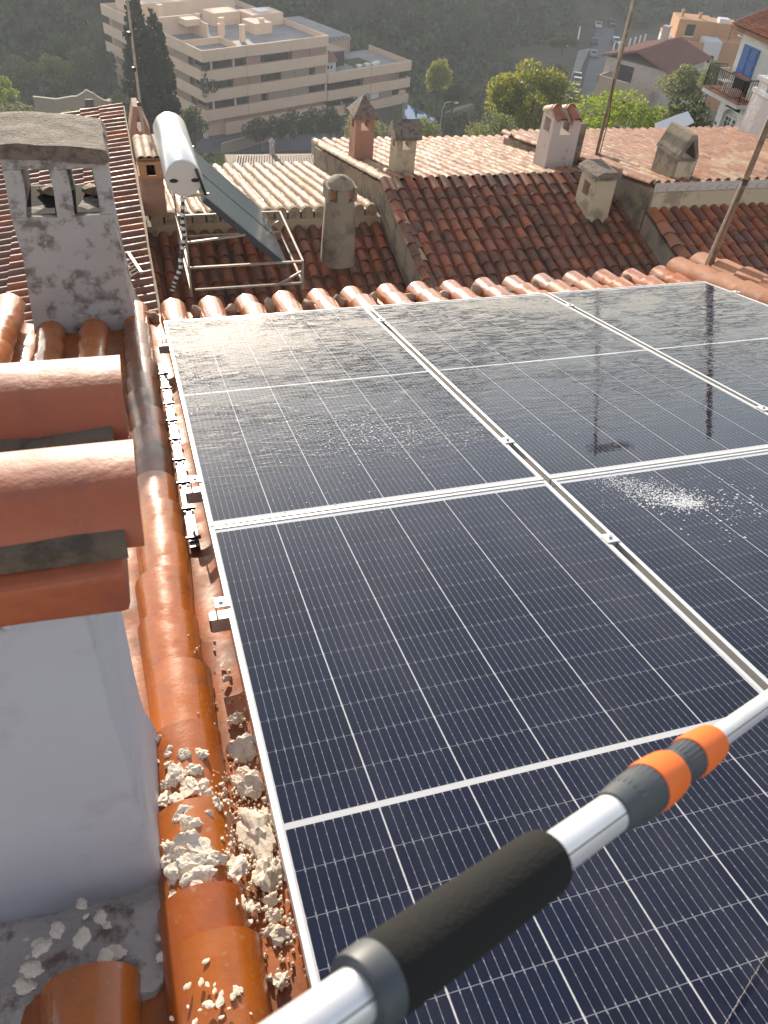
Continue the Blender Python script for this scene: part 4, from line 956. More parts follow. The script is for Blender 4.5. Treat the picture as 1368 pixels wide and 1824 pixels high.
def dome_chimney():
    Y = 11.6; p0 = at_y(610, 442, Y); p1 = at_y(611, 322, Y); k = (p0 - CAM).dot(Vector(RW[2])) / FPX
    zb, zt = p0.z - .3, p1.z; h = zt - zb; cx = (p0.x + p1.x) / 2
    def ring(z, hw, hd, n=14):
        r = []
        for i in range(n):
            a = 2 * math.pi * i / n; ca, sa = math.cos(a), math.sin(a)
            r.append((cx + hw * abs(ca) ** .7 * (1 if ca > 0 else -1), Y + .2 + hd * abs(sa) ** .7 * (1 if sa > 0 else -1), z))
        return r
    mb = MB(); w0 = 29 * k; zo0, zo1 = at_y(600, 362, Y).z, at_y(600, 340, Y).z
    rings = [(zb, w0 * 1.03, .27), (zb + (zo0 - zb) * .5, w0 * .96, .25), (zo0, w0 * .84, .22)]
    for a, b in zip(rings, rings[1:]): mb.hexa(ring(*a), ring(*b))
    rings = [(zo1, w0 * .80, .21), (zo1 + (zt - zo1) * .45, w0 * .70, .19), (zo1 + (zt - zo1) * .8, w0 * .46, .13), (zt, w0 * .16, .05)]
    for a, b in zip(rings, rings[1:]): mb.hexa(ring(*a), ring(*b))
    # pillars between openings
    mb.box(cx - .085, cx + .085, Y - .0, Y + .4, zo0 - .01, zo1 + .01)
    for s in (-1, 1): mb.box(cx + s * w0 * .81 - .02, cx + s * w0 * .81 + .02, Y + .05, Y + .36, zo0 - .01, zo1 + .01)
    c = mb.build('chimney', M['dirty_plaster'], h1, True); c['label'] = 'squat rounded chimney with two small openings'
    MB().box(cx - w0 * .7, cx + w0 * .7, Y + .12, Y + .16, zo0, zo1).build('flue_brick', M['orange_wall'], c)
dome_chimney()
def white_chimney_d():
    Y = 13.6; x0, x1, zb, zt, cx, hw = chimney_box(h2, 305, 214, (968, 1018), Y, .4, None, lean=12)
    c = shaft(h2, M['chim_white'], x0, x1, Y, Y + .48, zb, zt, .94, oh=.22, ow=.26, ot=.03, label='pinkish white chimney capped with two red tiles')
    me = with_mat(barrel(.4, .085, .10, .9, .014, 8), M['red_tile']); mb = with_mat(barrel(.4, .085, .10, .9, .014, 8), M['salmon_tile'])
    o = MB().prism([(Y - .02, zt), (Y + .5, zt), (Y + .24, zt + .12)], 'x', x0 + .02, x1 - .02).build('chimney_cap', M['mortar'], c)
    off = h2.location
    for i, f in enumerate((.25, .72)):
        x = x0 + (x1 - x0) * f
        inst(me, 'cap_tile', c, Vector((x, Y + .30, zt + .12)) - off, (-rad(20), 0, math.pi)); inst(mb, 'cap_tile', c, Vector((x, Y + .20, zt + .13)) - off, (-rad(22), 0, 0))
    MB().box(x1 + .0, x1 + .16, Y + .1, Y + .44, zb, zt - .1).build('flue_block', M['dirty_plaster'], c)
white_chimney_d()
def slab_chimney():
    Y = 11.75; x0, x1, zb, zt, cx, hw = chimney_box(h2, 405, 320, (1040, 1078), Y, .4, None, lean=10)
    lx = .055
    def ring(z, g=0):
        f = (z - zb) / (zt - zb); s = .02 * f
        return [(x0 + s - g, Y, z), (x1 - s + g, Y, z), (x1 - s + g, Y + .5, z), (x0 + s - g, Y + .5, z)]
    mb = MB(); z1, z2 = zt - .34, zt - .12
    mb.hexa(ring(zb), ring(z1)); a, b = ring(z1 - .002), ring(z2 + .002)
    for y0, y1 in ((0, .15), (.36, .5)):
        mb.hexa([(a[0][0], Y + y0, a[0][2]), (a[1][0], Y + y0, a[0][2]), (a[1][0], Y + y1, a[0][2]), (a[0][0], Y + y1, a[0][2])], [(b[0][0], Y + y0, b[0][2]), (b[1][0], Y + y0, b[0][2]), (b[1][0], Y + y1, b[0][2]), (b[0][0], Y + y1, b[0][2])])
    mb.hexa(ring(z2), ring(zt))
    c = mb.build('chimney', M['cream_plaster'], h2); c['label'] = 'cream and grey chimney with a rounded slab top and a side opening'
    o = MB().prism([(x0 - .05, zt), (x1 + .05, zt), (x1 + .04, zt + .06), (x1 - .06, zt + .12), (x0 + .08, zt + .12), (x0 - .04, zt + .06)], 'y', Y - .05, Y + .56).build('chimney_cap', M['cap_concrete'], c); roughen(o, 3, .012, 7)
slab_chimney()
def hood_chimney():
    Y = 11.55; p0 = at_y(1200, 345, Y); p1 = at_y(1212, 240, Y); k = (p0 - CAM).dot(Vector(RW[2])) / FPX
    xl, xr = at_y(1184, 345, Y).x, at_y(1222, 345, Y).x; zb, zt = p0.z - .3, p1.z; cx = (xl + xr) / 2
    body = [(xl, zb), (xr, zb), (xr, zb + .3 + .42), (xr + .01, zt - .32), (cx + .03, zt), (xl, zt - .34)]
    zc = zt - .36
    mb = MB(); mb.box(xl, xr, Y, Y + .55, zb, zc)
    th = .06
    mb.prism([(xl, zc), (xl + th, zc), (cx + .01, zt - .09), (cx, zt), (cx - .05, zt - .01)], 'y', Y - .02, Y + .6)
    mb.prism([(xr, zc), (xr - th, zc), (cx + .01, zt - .09), (cx, zt), (cx + .05, zt - .01)], 'y', Y - .02, Y + .6)
    c = mb.build('chimney', M['dirty_plaster'], h3); c['label'] = 'hooded chimney with a triangular opening and sloping grey back'; roughen(c, 2, .01, 6)
    MB().box(xl + .06, xr - .02, Y - .012, Y - .002, zb, zc - .05).build('front_plaster', M['cream_plaster'], c)
hood_chimney()
def bastion():
    Y = 15.6; bl = at_y(1334, 292, Y); br = at_y(1440, 296, Y); tl = at_y(1384, 146, Y); sl = (tl.x - bl.x) / (tl.z - bl.z)
    X = lambda z: bl.x + (z - bl.z) * sl
    zb, zt = bl.z - 1.0, tl.z; zs = zt - .30; xr = br.x + 1.5
    def ring(z): f = (zt - z) * .09; return [(X(z), Y - f, z), (xr, Y - f, z), (xr, Y + .6 + f, z), (X(z), Y + .6 + f, z)]
    mb = MB(); mb.hexa(ring(zb), ring(zs))
    c = mb.build('chimney', M['house_white'], h3); c['label'] = 'massive white battered chimney stack with scalloped top'; roughen(c, 6, .04, 2.2)
    m2 = MB(); m2.hexa([(X(zs) - .03, Y - .06, zs - .05), (xr, Y - .06, zs - .05), (xr, Y + .66, zs - .05), (X(zs) - .03, Y + .66, zs - .05)], [(X(zs) - .02, Y - .05, zs + .03), (xr, Y - .05, zs + .03), (xr, Y + .65, zs + .03), (X(zs) - .02, Y + .65, zs + .03)])
    for i in range(8):
        x = X(zs) + .02 + i * .26; m2.prism([(x, zs + .02), (x + .15, zs + .02), (x + .125, zs + .14), (x + .075, zs + .2), (x + .025, zs + .14)], 'y', Y, Y + .14)
    m2.box(X(zs) + .01, xr, Y + .25, Y + .55, zs + .02, zs + .2); m2.box(X(zs) - .02, xr, Y + .1, Y + .62, zs + .2, zs + .27)
    m2.build('scalloped_top', M['house_white'], c)
bastion()
def box_chimney():
    Y = 13.1; x0, x1 = at_y(253, 345, Y).x, at_y(294, 345, Y).x; zb = at_y(272, 350, Y).z - .3; z1 = at_y(272, 312, Y).z; z2 = at_y(272, 293, Y).z
    mb = MB(); mb.box(x0, x1, Y, Y + .5, zb, z1)
    c = mb.build('chimney', M['pink_plaster'], h1); c['label'] = 'brick box chimney topped by three rows of tiles'
    b = MB(); w_ = (x1 - x0); b.box(x0, x0 + w_ * .32, Y - .01, Y + .5, z1 + .002, z2); b.box(x1 - w_ * .3, x1, Y - .01, Y + .5, z1 + .002, z2); b.box(x0 - .02, x1 + .02, Y - .02, Y + .52, z2, z2 + .03); b.box(x0 - .02, x1 + .02, Y - .025, Y + .52, z1 - .04, z1)
    b.build('brick_course', M['orange_wall'], c)
    for i in range(3):
        m_ = with_mat(barrel(.3, .07, .085, .9, .014, 8), M['pale_tile'])
        for j in range(4): inst(m_, 'cap_tile', c, Vector((x0 + w_ * (.17 + .33 * i), Y + .02 + j * .21, z2 + .06)) - h1.location, (rad(-6), 0, math.pi) if False else (rad(-3), 0, 0))
    dk = MB().box(x0, x1, Y + .1, Y + .85, z2 + .03, z2 + .055).build('cap_bed', M['mortar'], c)
    # the pale covers under it
    # A-frame chimney behind
    Y2 = 16.0; xl, xr = at_y(234, 255, Y2).x, at_y(270, 255, Y2).x; zb2 = at_y(252, 270, Y2).z - 1; zm = at_y(252, 234, Y2).z; zt2 = at_y(250, 190, Y2).z; cx = (xl + xr) / 2
    a = MB(); a.box(xl, xr, Y2, Y2 + .5, zb2, zm)
    a.prism([(xl, zm), (xl + .12, zm), (cx + .02, zt2), (cx - .07, zt2)], 'y', Y2, Y2 + .5); a.prism([(xr, zm), (xr - .12, zm), (cx - .02, zt2 - .06), (cx + .05, zt2 - .06)], 'y', Y2 + .002, Y2 + .5)
    c2 = a.build('chimney', M['pink_plaster'], h1); c2['label'] = 'pointed A-frame chimney of two leaning slabs'
box_chimney()
# ================================================================ SOLAR WATER HEATER
def water_heater():
    Yn = 11.0; c = at_y(327, 318, Yn); r = .235; Lk = 1.85
    t = thing('solar_water_heater', 'white cylindrical solar water tank with a tilted glass collector on an angle-iron stand', 'solar water heater', (c.x, Yn, c.z - 1.4))
    mb = MB(); mb.tube([(c.x, Yn, c.z), (c.x, Yn + .03, c.z), (c.x, Yn + Lk, c.z), (c.x, Yn + Lk + .05, c.z)], [r * .97, r, r, r * .9], 32); mb.build('tank', M['tank'], t, True)
    tk = t
    MB().tube([(c.x, Yn - .012, c.z), (c.x, Yn - .002, c.z)], r * .955, 32).build('end_cap', plain('cream_cap', (.62, .58, .52), .6), t)
    mb = MB()
    for sx in (-.125, .145): mb.prism([(c.x + sx + .045 * math.cos(a) * (1 if abs(math.cos(a)) < .8 else 1.2), c.z - .02 + .026 * math.sin(a)) for a in np.linspace(0, 6.28, 12, endpoint=False)], 'y', Yn - .02, Yn - .0125)
    mb.build('port', M['black'], t)
    # collectors
    A = at_y(367, 352, Yn + .05); B = at_y(513, 473, Yn + .05)
    e1 = (B - A); e1.y = 0; L = e1.length; d = e1.normalized(); nrm = Vector((-d.z, 0, d.x)); 
    for i in range(2):
        y0 = Yn + .05 + i * .95; y1 = y0 + .92
        b = MB(); b.hexa([A + Vector((0, y0 - A.y, 0)) - nrm * .08, B + Vector((0, y0 - A.y, 0)) - nrm * .08, B + Vector((0, y1 - A.y, 0)) - nrm * .08, A + Vector((0, y1 - A.y, 0)) - nrm * .08], [A + Vector((0, y0 - A.y, 0)), B + Vector((0, y0 - A.y, 0)), B + Vector((0, y1 - A.y, 0)), A + Vector((0, y1 - A.y, 0))])
        cp = b.build('collector', M['darkgrey'], t)
        g = .025
        a0, b0 = A + d * g + Vector((0, y0 + g - A.y, 0)) + nrm * .003, B - d * g + Vector((0, y0 + g - A.y, 0)) + nrm * .003
        MB().add([a0, b0, b0 + Vector((0, .92 - 2 * g, 0)), a0 + Vector((0, .92 - 2 * g, 0))], [(0, 1, 2, 3)]).build('glass', M['collector'], cp)
    # stand
    yb = Yn + .02; yf_ = Yn + 1.75; zbar = at_y(430, 473, Yn).z; xl, xr = at_y(337, 478, Yn).x, at_y(540, 466, Yn).x; zlow = at_y(430, 512, Yn).z
    ln = lambda a, b, nm: MB().bar(a, b, .029, .026).build(nm, M['galv'], t)
    for y in (yb, yf_):
        ln((xl, y, zbar), (xr, y, zbar), 'cross_bar'); ln((xl + .05, y, zlow), (xr, y, zlow), 'cross_bar')
        ln((xl, y, zlow - .1), (xl, y, c.z - r * .9), 'post'); ln((xr, y, zlow - .1), (xr, y, zbar), 'post')
        ln((xl + .06, y, c.z - r), (xl + .35, y, c.z - r + .02), 'bracket'); ln((xl, y, (zbar + c.z) / 2 - .25), (A.x + (B.x - A.x) * .45, y, A.z + (B.z - A.z) * .45 - .06), 'brace'); ln((xr - .02, y, zlow + .18), (xr - .35, y, zlow), 'brace')
    for x, z in ((xl, zbar), (xr, zbar), (xl, zlow), (xr, zlow)): ln((x, yb, z), (x, yf_, z), 'side_rail')
    # lagged hose
    pts = [c + Vector((.16, -.03, .13)), c + Vector((.2, -.06, .0)), c + Vector((.26, -.02, -.2)), c + Vector((.28, .1, -.26))]
    MB().tube(pts, .018, 8).build('hose', M['black'], t, True)
    q = [at_y(x, y, Yn - .05 - i * .06) for i, (x, y) in enumerate(((326, 352), (325, 388), (328, 420), (324, 450), (320, 480), (310, 505), (305, 522)))]
    h = MB().tube(q, .026, 8).build('lagged_pipe', M['black'], t, True)
    fo = MB()
    for i in range(16):
        f = i / 16 * (len(q) - 1.01); a = q[int(f)].lerp(q[int(f) + 1], f % 1); b_ = q[int(f)].lerp(q[int(f) + 1], min(1, f % 1 + .18)); off = Vector((random.uniform(-.006, .006), 0, 0)); fo.tube([a + off, b_ + off], .031, 8)
    fo.build('foil_wrap', plain('crumpled_foil', (.62, .58, .52), .35, metal=.6, bmp=.8, sc=60, bd=.004), h, True)
water_heater()
# fallen rake aerial on the striped roof
a_, b_ = at_z(228, 450, -3.93), at_z(252, 486, -3.86); t = thing('fallen_aerial', 'old television aerial lying across the sideways tile rows', 'aerial', a_)
MB().bar(a_, b_, .035, .035).build('boom', M['galv'], t)
for i in range(5):
    p = a_.lerp(b_, .3 + .15 * i); MB().bar(p, p + (at_z(202, 480 + i * 8, -4.05) - p) * .95, .014).build('rod', M['galv'], t)
# ---------------------------------------------------------------- masts
def mast(name, label, pts, r, mat, extras=None):
    t = thing(name, label, 'mast', pts[0]); MB().tube(pts, r, 10).build('tube', mat, t, True); return t
p0, p1 = at_y(257, 250, 15.9), at_y(222, -40, 15.9)
t = mast('antenna_mast', 'thin pale antenna mast standing on the pointed chimney at left', [p0, p0.lerp(p1, .5), p1], [.028, .024, .018], M['galv'])
for y_ in (60, 123, 185): p = at_y(222 + 35 * y_ / 250, y_, 15.9); MB().tube([p - Vector((0, 0, .03)), p + Vector((0, 0, .03))], .04, 8).build('clamp', M['iron'], t)
p0, p1 = at_y(1056, 300, 13.9), at_y(1140, -40, 13.9)
p2 = p0 + (p1 - p0) * ((2.45 - p0.z) / (p1.z - p0.z))
t = mast('antenna_mast', 'thin rusty antenna mast behind the slab-topped chimney', [p0, p0.lerp(p2, .5), p2], [.031, .031, .030], M['rust'])
MB().bar(p2 + Vector((-.15, 0, -.15)), p2 + Vector((.75, 0, -.15)), .04).build('aerial_boom', M['galv'], t)
for i in range(6): MB().bar(p2 + Vector((-.05 + i * .15, -.3, -.15)), p2 + Vector((-.05 + i * .15, .3, -.15)), .02, .05).build('aerial_rod', M['galv'], t)
MB().tube([at_y(1100, 110, 13.85), at_y(1138, -40, 13.85)], .02, 8).build('inner_tube', M['galv'], t, True)
MB().tube([at_y(1064, 290, 13.8), at_y(1085, 210, 13.8), at_y(1093, 140, 13.82)], .008, 6).build('cable', M['black'], t)
q0 = uvn(3.86, 5.06, -.02); p1 = at_y(1368, 222, q0.y + .02); d = (p1 - q0); 
t = mast('antenna_mast', 'grey steel mast strapped to the tile verge right of the solar panels', [q0, q0 + d, q0 + d * 1.4], [.021, .021, .020], M['rust'])
off = Vector((-.05, -.01, 0)); MB().tube([q0 + off, q0 + d * .55 + off * .5, q0 + d * .75], .009, 8).build('cable', M['galv'], t, True); MB().tube([q0 + d * .6, q0 + d * .64], .025, 10).build('clamp', M['iron'], t, True)
# ================================================================ OWN HOUSE: ROOF, CHIMNEYS
own = thing('house', 'near house with wet orange barrel tiles, two chimneys and the solar panels on its roof', 'house', (0, 0, 0))
def ob(par, mb, name, mat, **k): return mb.build(name, mat, par, world=False, **k)
deck = MB().box(-1.0, 4.2, .3, 5.22, -.33, -.20).build('tiled_roof', M['wet_mortar'], own, world=False); deck.rotation_euler = (-AL, 0, 0)
EXP = .225
cov = barrel(.315, .070, .083, .92, .012, 16, name='cover'); pan = barrel(.315, .083, .072, .62, .012, 12, up=False, name='pan')
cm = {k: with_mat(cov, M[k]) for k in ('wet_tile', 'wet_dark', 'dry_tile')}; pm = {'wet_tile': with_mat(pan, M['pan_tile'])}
U0, SP = .085, .2355
near_ = [False] * 4
def cover_at(u, v, n=-.163, mat='wet_tile', sc=(1, 1, 1), rz=0): return inst(cm[mat], 'cover_tile', deck, (u + random.uniform(-.005, .005), v - .315 + .0, n), (rad(3.3 + random.uniform(-.6, .6)), rad(random.uniform(-2, 2)), rad(rz + random.uniform(-1, 1))), sc)
def pan_at(u, v, n=-.135, mat='wet_tile'): return inst(pm[mat], 'channel_tile', deck, (u + random.uniform(-.004, .004), v - .315, n - .0), (rad(2.0 + random.uniform(-.5, .5)), rad(random.uniform(-2, 2)), rad(random.uniform(-1, 1))))
for k in range(-4, 16):
    u = U0 + SP * k
    v = 5.33 + random.uniform(-.02, .02)
    vmin = .4 if k < 0 else 4.35
    while v > vmin:
        if k in (-2, -3) and 1.03 < v < 1.72: v -= EXP; continue
        if k == -1 and v < 1.20 and v > 1.03: v = 1.12
        if k < 0 and v <= 1.03 and not near_[k + 4]: v = 1.025; near_[k + 4] = True
        dark = k == -1 and 2.95 < v < 4.95  # stretch of wet tiles that carries the grey chimney's shadow as colour
        n = -.163
        if k == -4: n = -.085
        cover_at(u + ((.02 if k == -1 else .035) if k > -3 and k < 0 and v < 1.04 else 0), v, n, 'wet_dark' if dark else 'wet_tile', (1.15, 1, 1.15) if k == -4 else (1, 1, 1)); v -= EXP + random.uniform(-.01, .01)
    up_ = u + SP / 2
    v = 5.30
    while v > (.4 if k < 0 else 4.5):
        if k < 15 and not (k < -1 and 1.05 < v < 1.8): pan_at(up_, v, -.135, 'wet_tile')
        v -= EXP
o = ob(deck, MB().box(-.66, -.222, .995, 1.21, -.2, -.146), 'mortar_bed', M['smear']); roughen(o, 12, .024, 16)
# raised verge on the right: two rows of dry covers bedded in mortar
for u, n in ((3.735, -.10), (3.925, -.075)):
    v = 5.25
    while v > 2.4: inst(cm['dry_tile'], 'cover_tile', deck, (u, v - .33, n), (rad(2.2), 0, rad(random.uniform(-1, 1))), (1.22, 1.1, 1.15)); v -= .25
ob(deck, MB().box(3.66, 4.05, 2.2, 5.15, -.20, -.06), 'verge_bed', M['mortar'])
# house walls under the eave
own_w = MB(); own_w.hexa([uvn(-1.0, .3, -.34) + Vector((0, 0, -5)), uvn(4.2, .3, -.34) + Vector((0, 0, -5)), uvn(4.2, 5.1, -.34) + Vector((0, 0, -3.8)), uvn(-1.0, 5.1, -.34) + Vector((0, 0, -3.8))], [uvn(-1.0, .3, -.335), uvn(4.2, .3, -.335), uvn(4.2, 5.1, -.335), uvn(-1.0, 5.1, -.335)])
ob(own, own_w, 'wall', M['dirty_plaster'])
# eave mortar lumps between cover ends
from mathutils import noise as mnz
def lump_mesh(seed, sub=2, amp=.45):
    bm = bmesh.new(); bmesh.ops.create_icosphere(bm, subdivisions=sub, radius=1)
    for v in bm.verts:
        p = v.co * 1.3 + Vector((seed * 5.1, seed * 2.7, seed)); s = 1 + amp * (mnz.noise(p) + .6 * mnz.noise(p * 2.6) + .3 * mnz.noise(p * 6))
        v.co *= s
    me = bpy.data.meshes.new('lump'); bm.to_mesh(me); bm.free(); return me
LUMPS = [with_mat(lump_mesh(i, 3, .62), M['chips']) for i in range(10)]
em = [with_mat(lump_mesh(20 + i), M['mortar']) for i in range(3)]
for k in range(-1, 15):
    u = U0 + SP * (k + .5); inst(random.choice(em), 'eave_mortar', deck, (u + random.uniform(-.03, .03), 5.21 + random.uniform(-.04, .02), -.15), (random.random() * 6, random.random() * 6, 0), (.055, .05, .035))
# --- weathered grey chimney
def grey_chimney():
    Y = 4.86; zb = -1.55; zo0, zo1 = -.69, -.44; zt = -.385
    def sec(z):  # x-left, x-right, depth at height z (battered, flared foot)
        f = (z - (-1.42)) / (zt + 1.42); f = max(-.2, f)
        fl = .022 * max(0, 1 - f * 5) ** 2
        return -.705 + .02 * f - fl, -.150 - .035 * f + fl, Y + .012 * f - fl * .6, Y + .46 - .01 * f + fl
    def ring(z): a, b, c, d = sec(z); return [(a, c, z), (b, c, z), (b, d, z), (a, d, z)]
    mb = MB()
    zs = [zb, -1.42, -1.32, -1.2, -1.0, -.85, zo0]
    rr = [ring(z) for z in zs]
    for a, b in zip(rr, rr[1:]): mb.add(a + b, [(i, (i + 1) % 4, 4 + (i + 1) % 4, 4 + i) for i in range(4)])
    mb.add(rr[-1], [(0, 1, 2, 3)])
    # posts round the two see-through openings
    for z0, z1 in ((zo0, zo1),):
        for (f0, f1) in ((0, .165), (.435, .60), (.86, 1.0)):
            def q(z, f0=f0, f1=f1):
                a, b, c, d = sec(z); w_ = b - a; return [(a + w_ * f0, c, z), (a + w_ * f1, c, z), (a + w_ * f1, d, z), (a + w_ * f0, d, z)]
            if f0 == .435:
                def q(z):
                    a, b, c, d = sec(z); w_ = b - a; return [(a + w_ * .435, c, z), (a + w_ * .60, c, z), (a + w_ * .60, c + .1, z), (a + w_ * .435, c + .1, z)]
            mb.hexa(q(z0 + .001), q(z1 - .001))
            if f0 == .435:
                def q2(z):
                    a, b, c, d = sec(z); w_ = b - a; return [(a + w_ * .40, d - .1, z), (a + w_ * .62, d - .1, z), (a + w_ * .62, d, z), (a + w_ * .40, d, z)]
                mb.hexa(q2(z0 - .002), q2(z1 + .002))
    mb.hexa(ring(zo1), ring(zt))
    c = ob(own, mb, 'chimney', M['grey_plaster']); c['label'] = 'weathered grey plastered chimney with two square openings and a rough domed concrete slab'
    bm = bmesh.new(); bm.from_mesh(c.data); bmesh.ops.remove_doubles(bm, verts=bm.verts, dist=.0005); bm.to_mesh(c.data); bm.free()
    roughen(c, 3, .016, 5)
    a, b, cc, d = sec(zt)
    s = MB(); prof = [(a - .05, zt + .01), (a + .25, zt - .01), (b + .0, zt - .035), (b + .03, zt - .01), (b + .01, zt + .035), (b - .10, zt + .055), ((a + b) / 2, zt + .066), (a + .1, zt + .075), (a - .03, zt + .07), (a - .06, zt + .04)]
    for y0, y1 in ((cc - .03, cc + .13), (cc + .13, cc + .29), (cc + .29, d + .03)): s.prism(prof, 'y', y0, y1)
    sl_ = ob(own, s, 'chimney_slab', M['cap_concrete']); sl_.parent = c
    bm = bmesh.new(); bm.from_mesh(sl_.data); bmesh.ops.remove_doubles(bm, verts=bm.verts, dist=.0005)
    bmesh.ops.delete(bm, geom=[f for f in bm.faces if abs(f.normal.y) > .9 and cc < f.calc_center_median().y < d], context='FACES_ONLY'); bm.to_mesh(sl_.data); bm.free()
    roughen(sl_, 4, .010, 8)
    for fx in (.30, .73):
        x = a + (b - a) * fx; l = inst(random.choice(em), 'flue_mortar', c, (x + .04, cc + .30, zo0 + .02), (0, 0, random.random() * 6), (.06, .05, .022))
    a2, b2_, c2_, d2_ = sec(zo0); so = ob(own, MB().box(a2 + .05, b2_ - .05, c2_ + .03, d2_ - .03, zo0 + .002, zo0 + .006), 'soot', M['black_soot']); so.parent = c  # black sheet added as the shade on the floor of the openings
    # mortar skirt
    for i in range(16):
        x = -.72 + i * .04; inst(random.choice([with_mat(lump_mesh(33), M['wet_mortar'])]) if i == 0 else em[i % 3], 'foot_mortar', c, (x, Y - .055, -1.42 + random.uniform(-.02, .015)), (random.random() * 6, 0, random.random() * 6), (.04, .035, .03))
grey_chimney()
# --- near white chimney with tile cap
def near_chimney():
    Y, X = 1.125, -.222; zt = .425
    n = 14; mb = MB()
    rings = []
    for i in range(n + 1):
        f = i / n; z = -.60 + (zt + .60) * f; fl = .040 * max(0, 1 - f / .26) ** 2.0
        x1 = X + fl - .004 * f; y0 = Y - fl * .35
        rr = []
        cr = .008
        pts = [(-.75, y0), (x1 - cr, y0), (x1 - cr * .3, y0 + cr * .3), (x1, y0 + cr), (x1 + fl * .4, Y + .2), (x1 + fl * .3, Y + .36), (-.75, Y + .36)]
        rings.append([(p[0], p[1], z) for p in pts])
    for a, b in zip(rings, rings[1:]):
        k = len(a); mb.add(a + b, [(i, (i + 1) % k, k + (i + 1) % k, k + i) for i in range(k)])
    k = len(rings[0]); mb.add(rings[-1], [tuple(range(k))])
    c = ob(own, mb, 'chimney', M['white_plaster'], smooth=True); c['label'] = 'near white plastered chimney capped with terracotta tiles'
    bm = bmesh.new(); bm.from_mesh(c.data); bmesh.ops.remove_doubles(bm, verts=bm.verts, dist=.0005)
    bm.to_mesh(c.data); bm.free()
    roughen(c, 2, .006, 6)
    # clay slab
    s = ob(own, MB().box(-.75, X + .055, Y - .035, Y + .37, zt - .006, zt + .058), 'cap_slab', M['cap_tile'], bevel=.008); s.parent = c; roughen(s, 4, .006, 9)
    # ragged plaster lip running up over the slab's foot
    for i in range(26):
        l = inst(with_mat(lump_mesh(50 + i % 4, 3, .6), M['white_plaster']) if i < 4 else LIP[i % 4], 'plaster_lip', c, (-.70 + i * .0195, Y - .012, zt - .014 + random.uniform(-.005, .010)), (0, random.random() * 6, 0), (.020, .008, .013)) 
        if i < 4: LIP.append(l.data)
    tl = barrel(.42, .086, .092, .60, .012, 24, name='cap_barrel'); tm = with_mat(tl, M['cap_tile'])
    for j, (yc, xe) in enumerate(((Y + .095, X + .080), (Y + .30, X + .082))):
        z = zt + .070
        inst(tm, 'cap_tile', c, (xe - .42 - (.008 if j else 0), yc, z), (rad(-1.5), 0, rad(-90)))
        inst(tm, 'cap_tile', c, (xe - .42 - .285, yc, z + .026), (rad(-1.5), 0, rad(-90)))
        mo = ob(own, MB().prism([(yc + math.cos(a) * .074, z - .012 + math.sin(a) * .045) for a in np.linspace(0, math.pi, 9)], 'x', -.75, xe - .008), 'cap_mortar', M['cap_mortar']); mo.parent = c; roughen(mo, 3, .006, 18)
    bd = ob(own, MB().box(-.75, X + .058, Y - .012, Y + .33, zt + .058, zt + .080), 'mortar_bed', M['cap_mortar']); bd.parent = c; roughen(bd, 5, .010, 14)
LIP = []
near_chimney()
# mortar along the chimney foot, on the near tiles
rs = random.Random(4)
ms = []
for i in range(170):
    u = rs.uniform(-.62, -.07); v = 1.085 - .03 * (u + .3) + rs.gauss(0, .032)
    if u > -.19 and v > 1.10: continue
    k = round((u - U0) / SP); d = abs(u - (U0 + SP * k)); n = -.158 + .92 * math.sqrt(max(0, .08 ** 2 - d * d)) if d < .08 else -.165
    if d < .06 and rs.random() < .55: continue
    r = rs.uniform(.003, .013)
    ms.append(Matrix.Translation((u, v, n)) @ Matrix.Rotation(rs.random() * 6.28, 4, 'Z') @ Matrix.Diagonal((r * 1.4, r, r * .22, 1)))
for i in range(26):
    u, v = -.145 + rs.gauss(0, .03), rs.uniform(.87, 1.0); d = abs(u - (U0 - SP)); 
    if d > .07: continue
    r = rs.uniform(.0015, .006); ms.append(Matrix.Translation((u, v, -.146 + .92 * math.sqrt(.08 ** 2 - d * d))) @ Matrix.Rotation(rs.random() * 6.28, 4, 'Z') @ Matrix.Diagonal((r * 1.6, r, r * .15, 1)))
join_stuff('mortar_smears', lump_mesh(77, 3, .6), ms, M['chips'], deck)
# ---------------------------------------------------------------- fallen plaster
GL = 'fallen plaster lumps on the near tiles'
def crest_n(u, v):
    """height of the tile surface at (u,v) in roof coordinates"""
    k = round((u - U0) / SP); d = u - (U0 + SP * k); r = .080
    if abs(d) < r: return -.158 + .92 * math.sqrt(max(0, r * r - d * d))
    d = abs(u - (U0 + SP * (k + (.5 if d > 0 else -.5)))); return -.135 - .62 * math.sqrt(max(0, .07 ** 2 - d * d)) + .02
def lump(u, v, s, flat=.5, lb=None):
    lb = lb or ('pale plaster lump lying in the tile channel beside the panel frame' if u > -.075 else 'pale plaster lump heaped on the tiles at the foot of the white chimney' if u < -.125 else 'pale plaster lump lying loose on the crest of the near tile row')
    t = inst(random.choice(LUMPS), 'plaster_lump', None, uvn(u, v, crest_n(u, v) + s * flat * .55), (random.uniform(-.3, .3) - AL, random.uniform(-.3, .3), random.uniform(0, 6.28)), (s * random.uniform(.8, 1.3), s * random.uniform(.7, 1.1), s * flat * .8))
    tag(t, lb or 'pale crumbled plaster lump fallen on the wet orange tiles', 'plaster', GL)
    return t
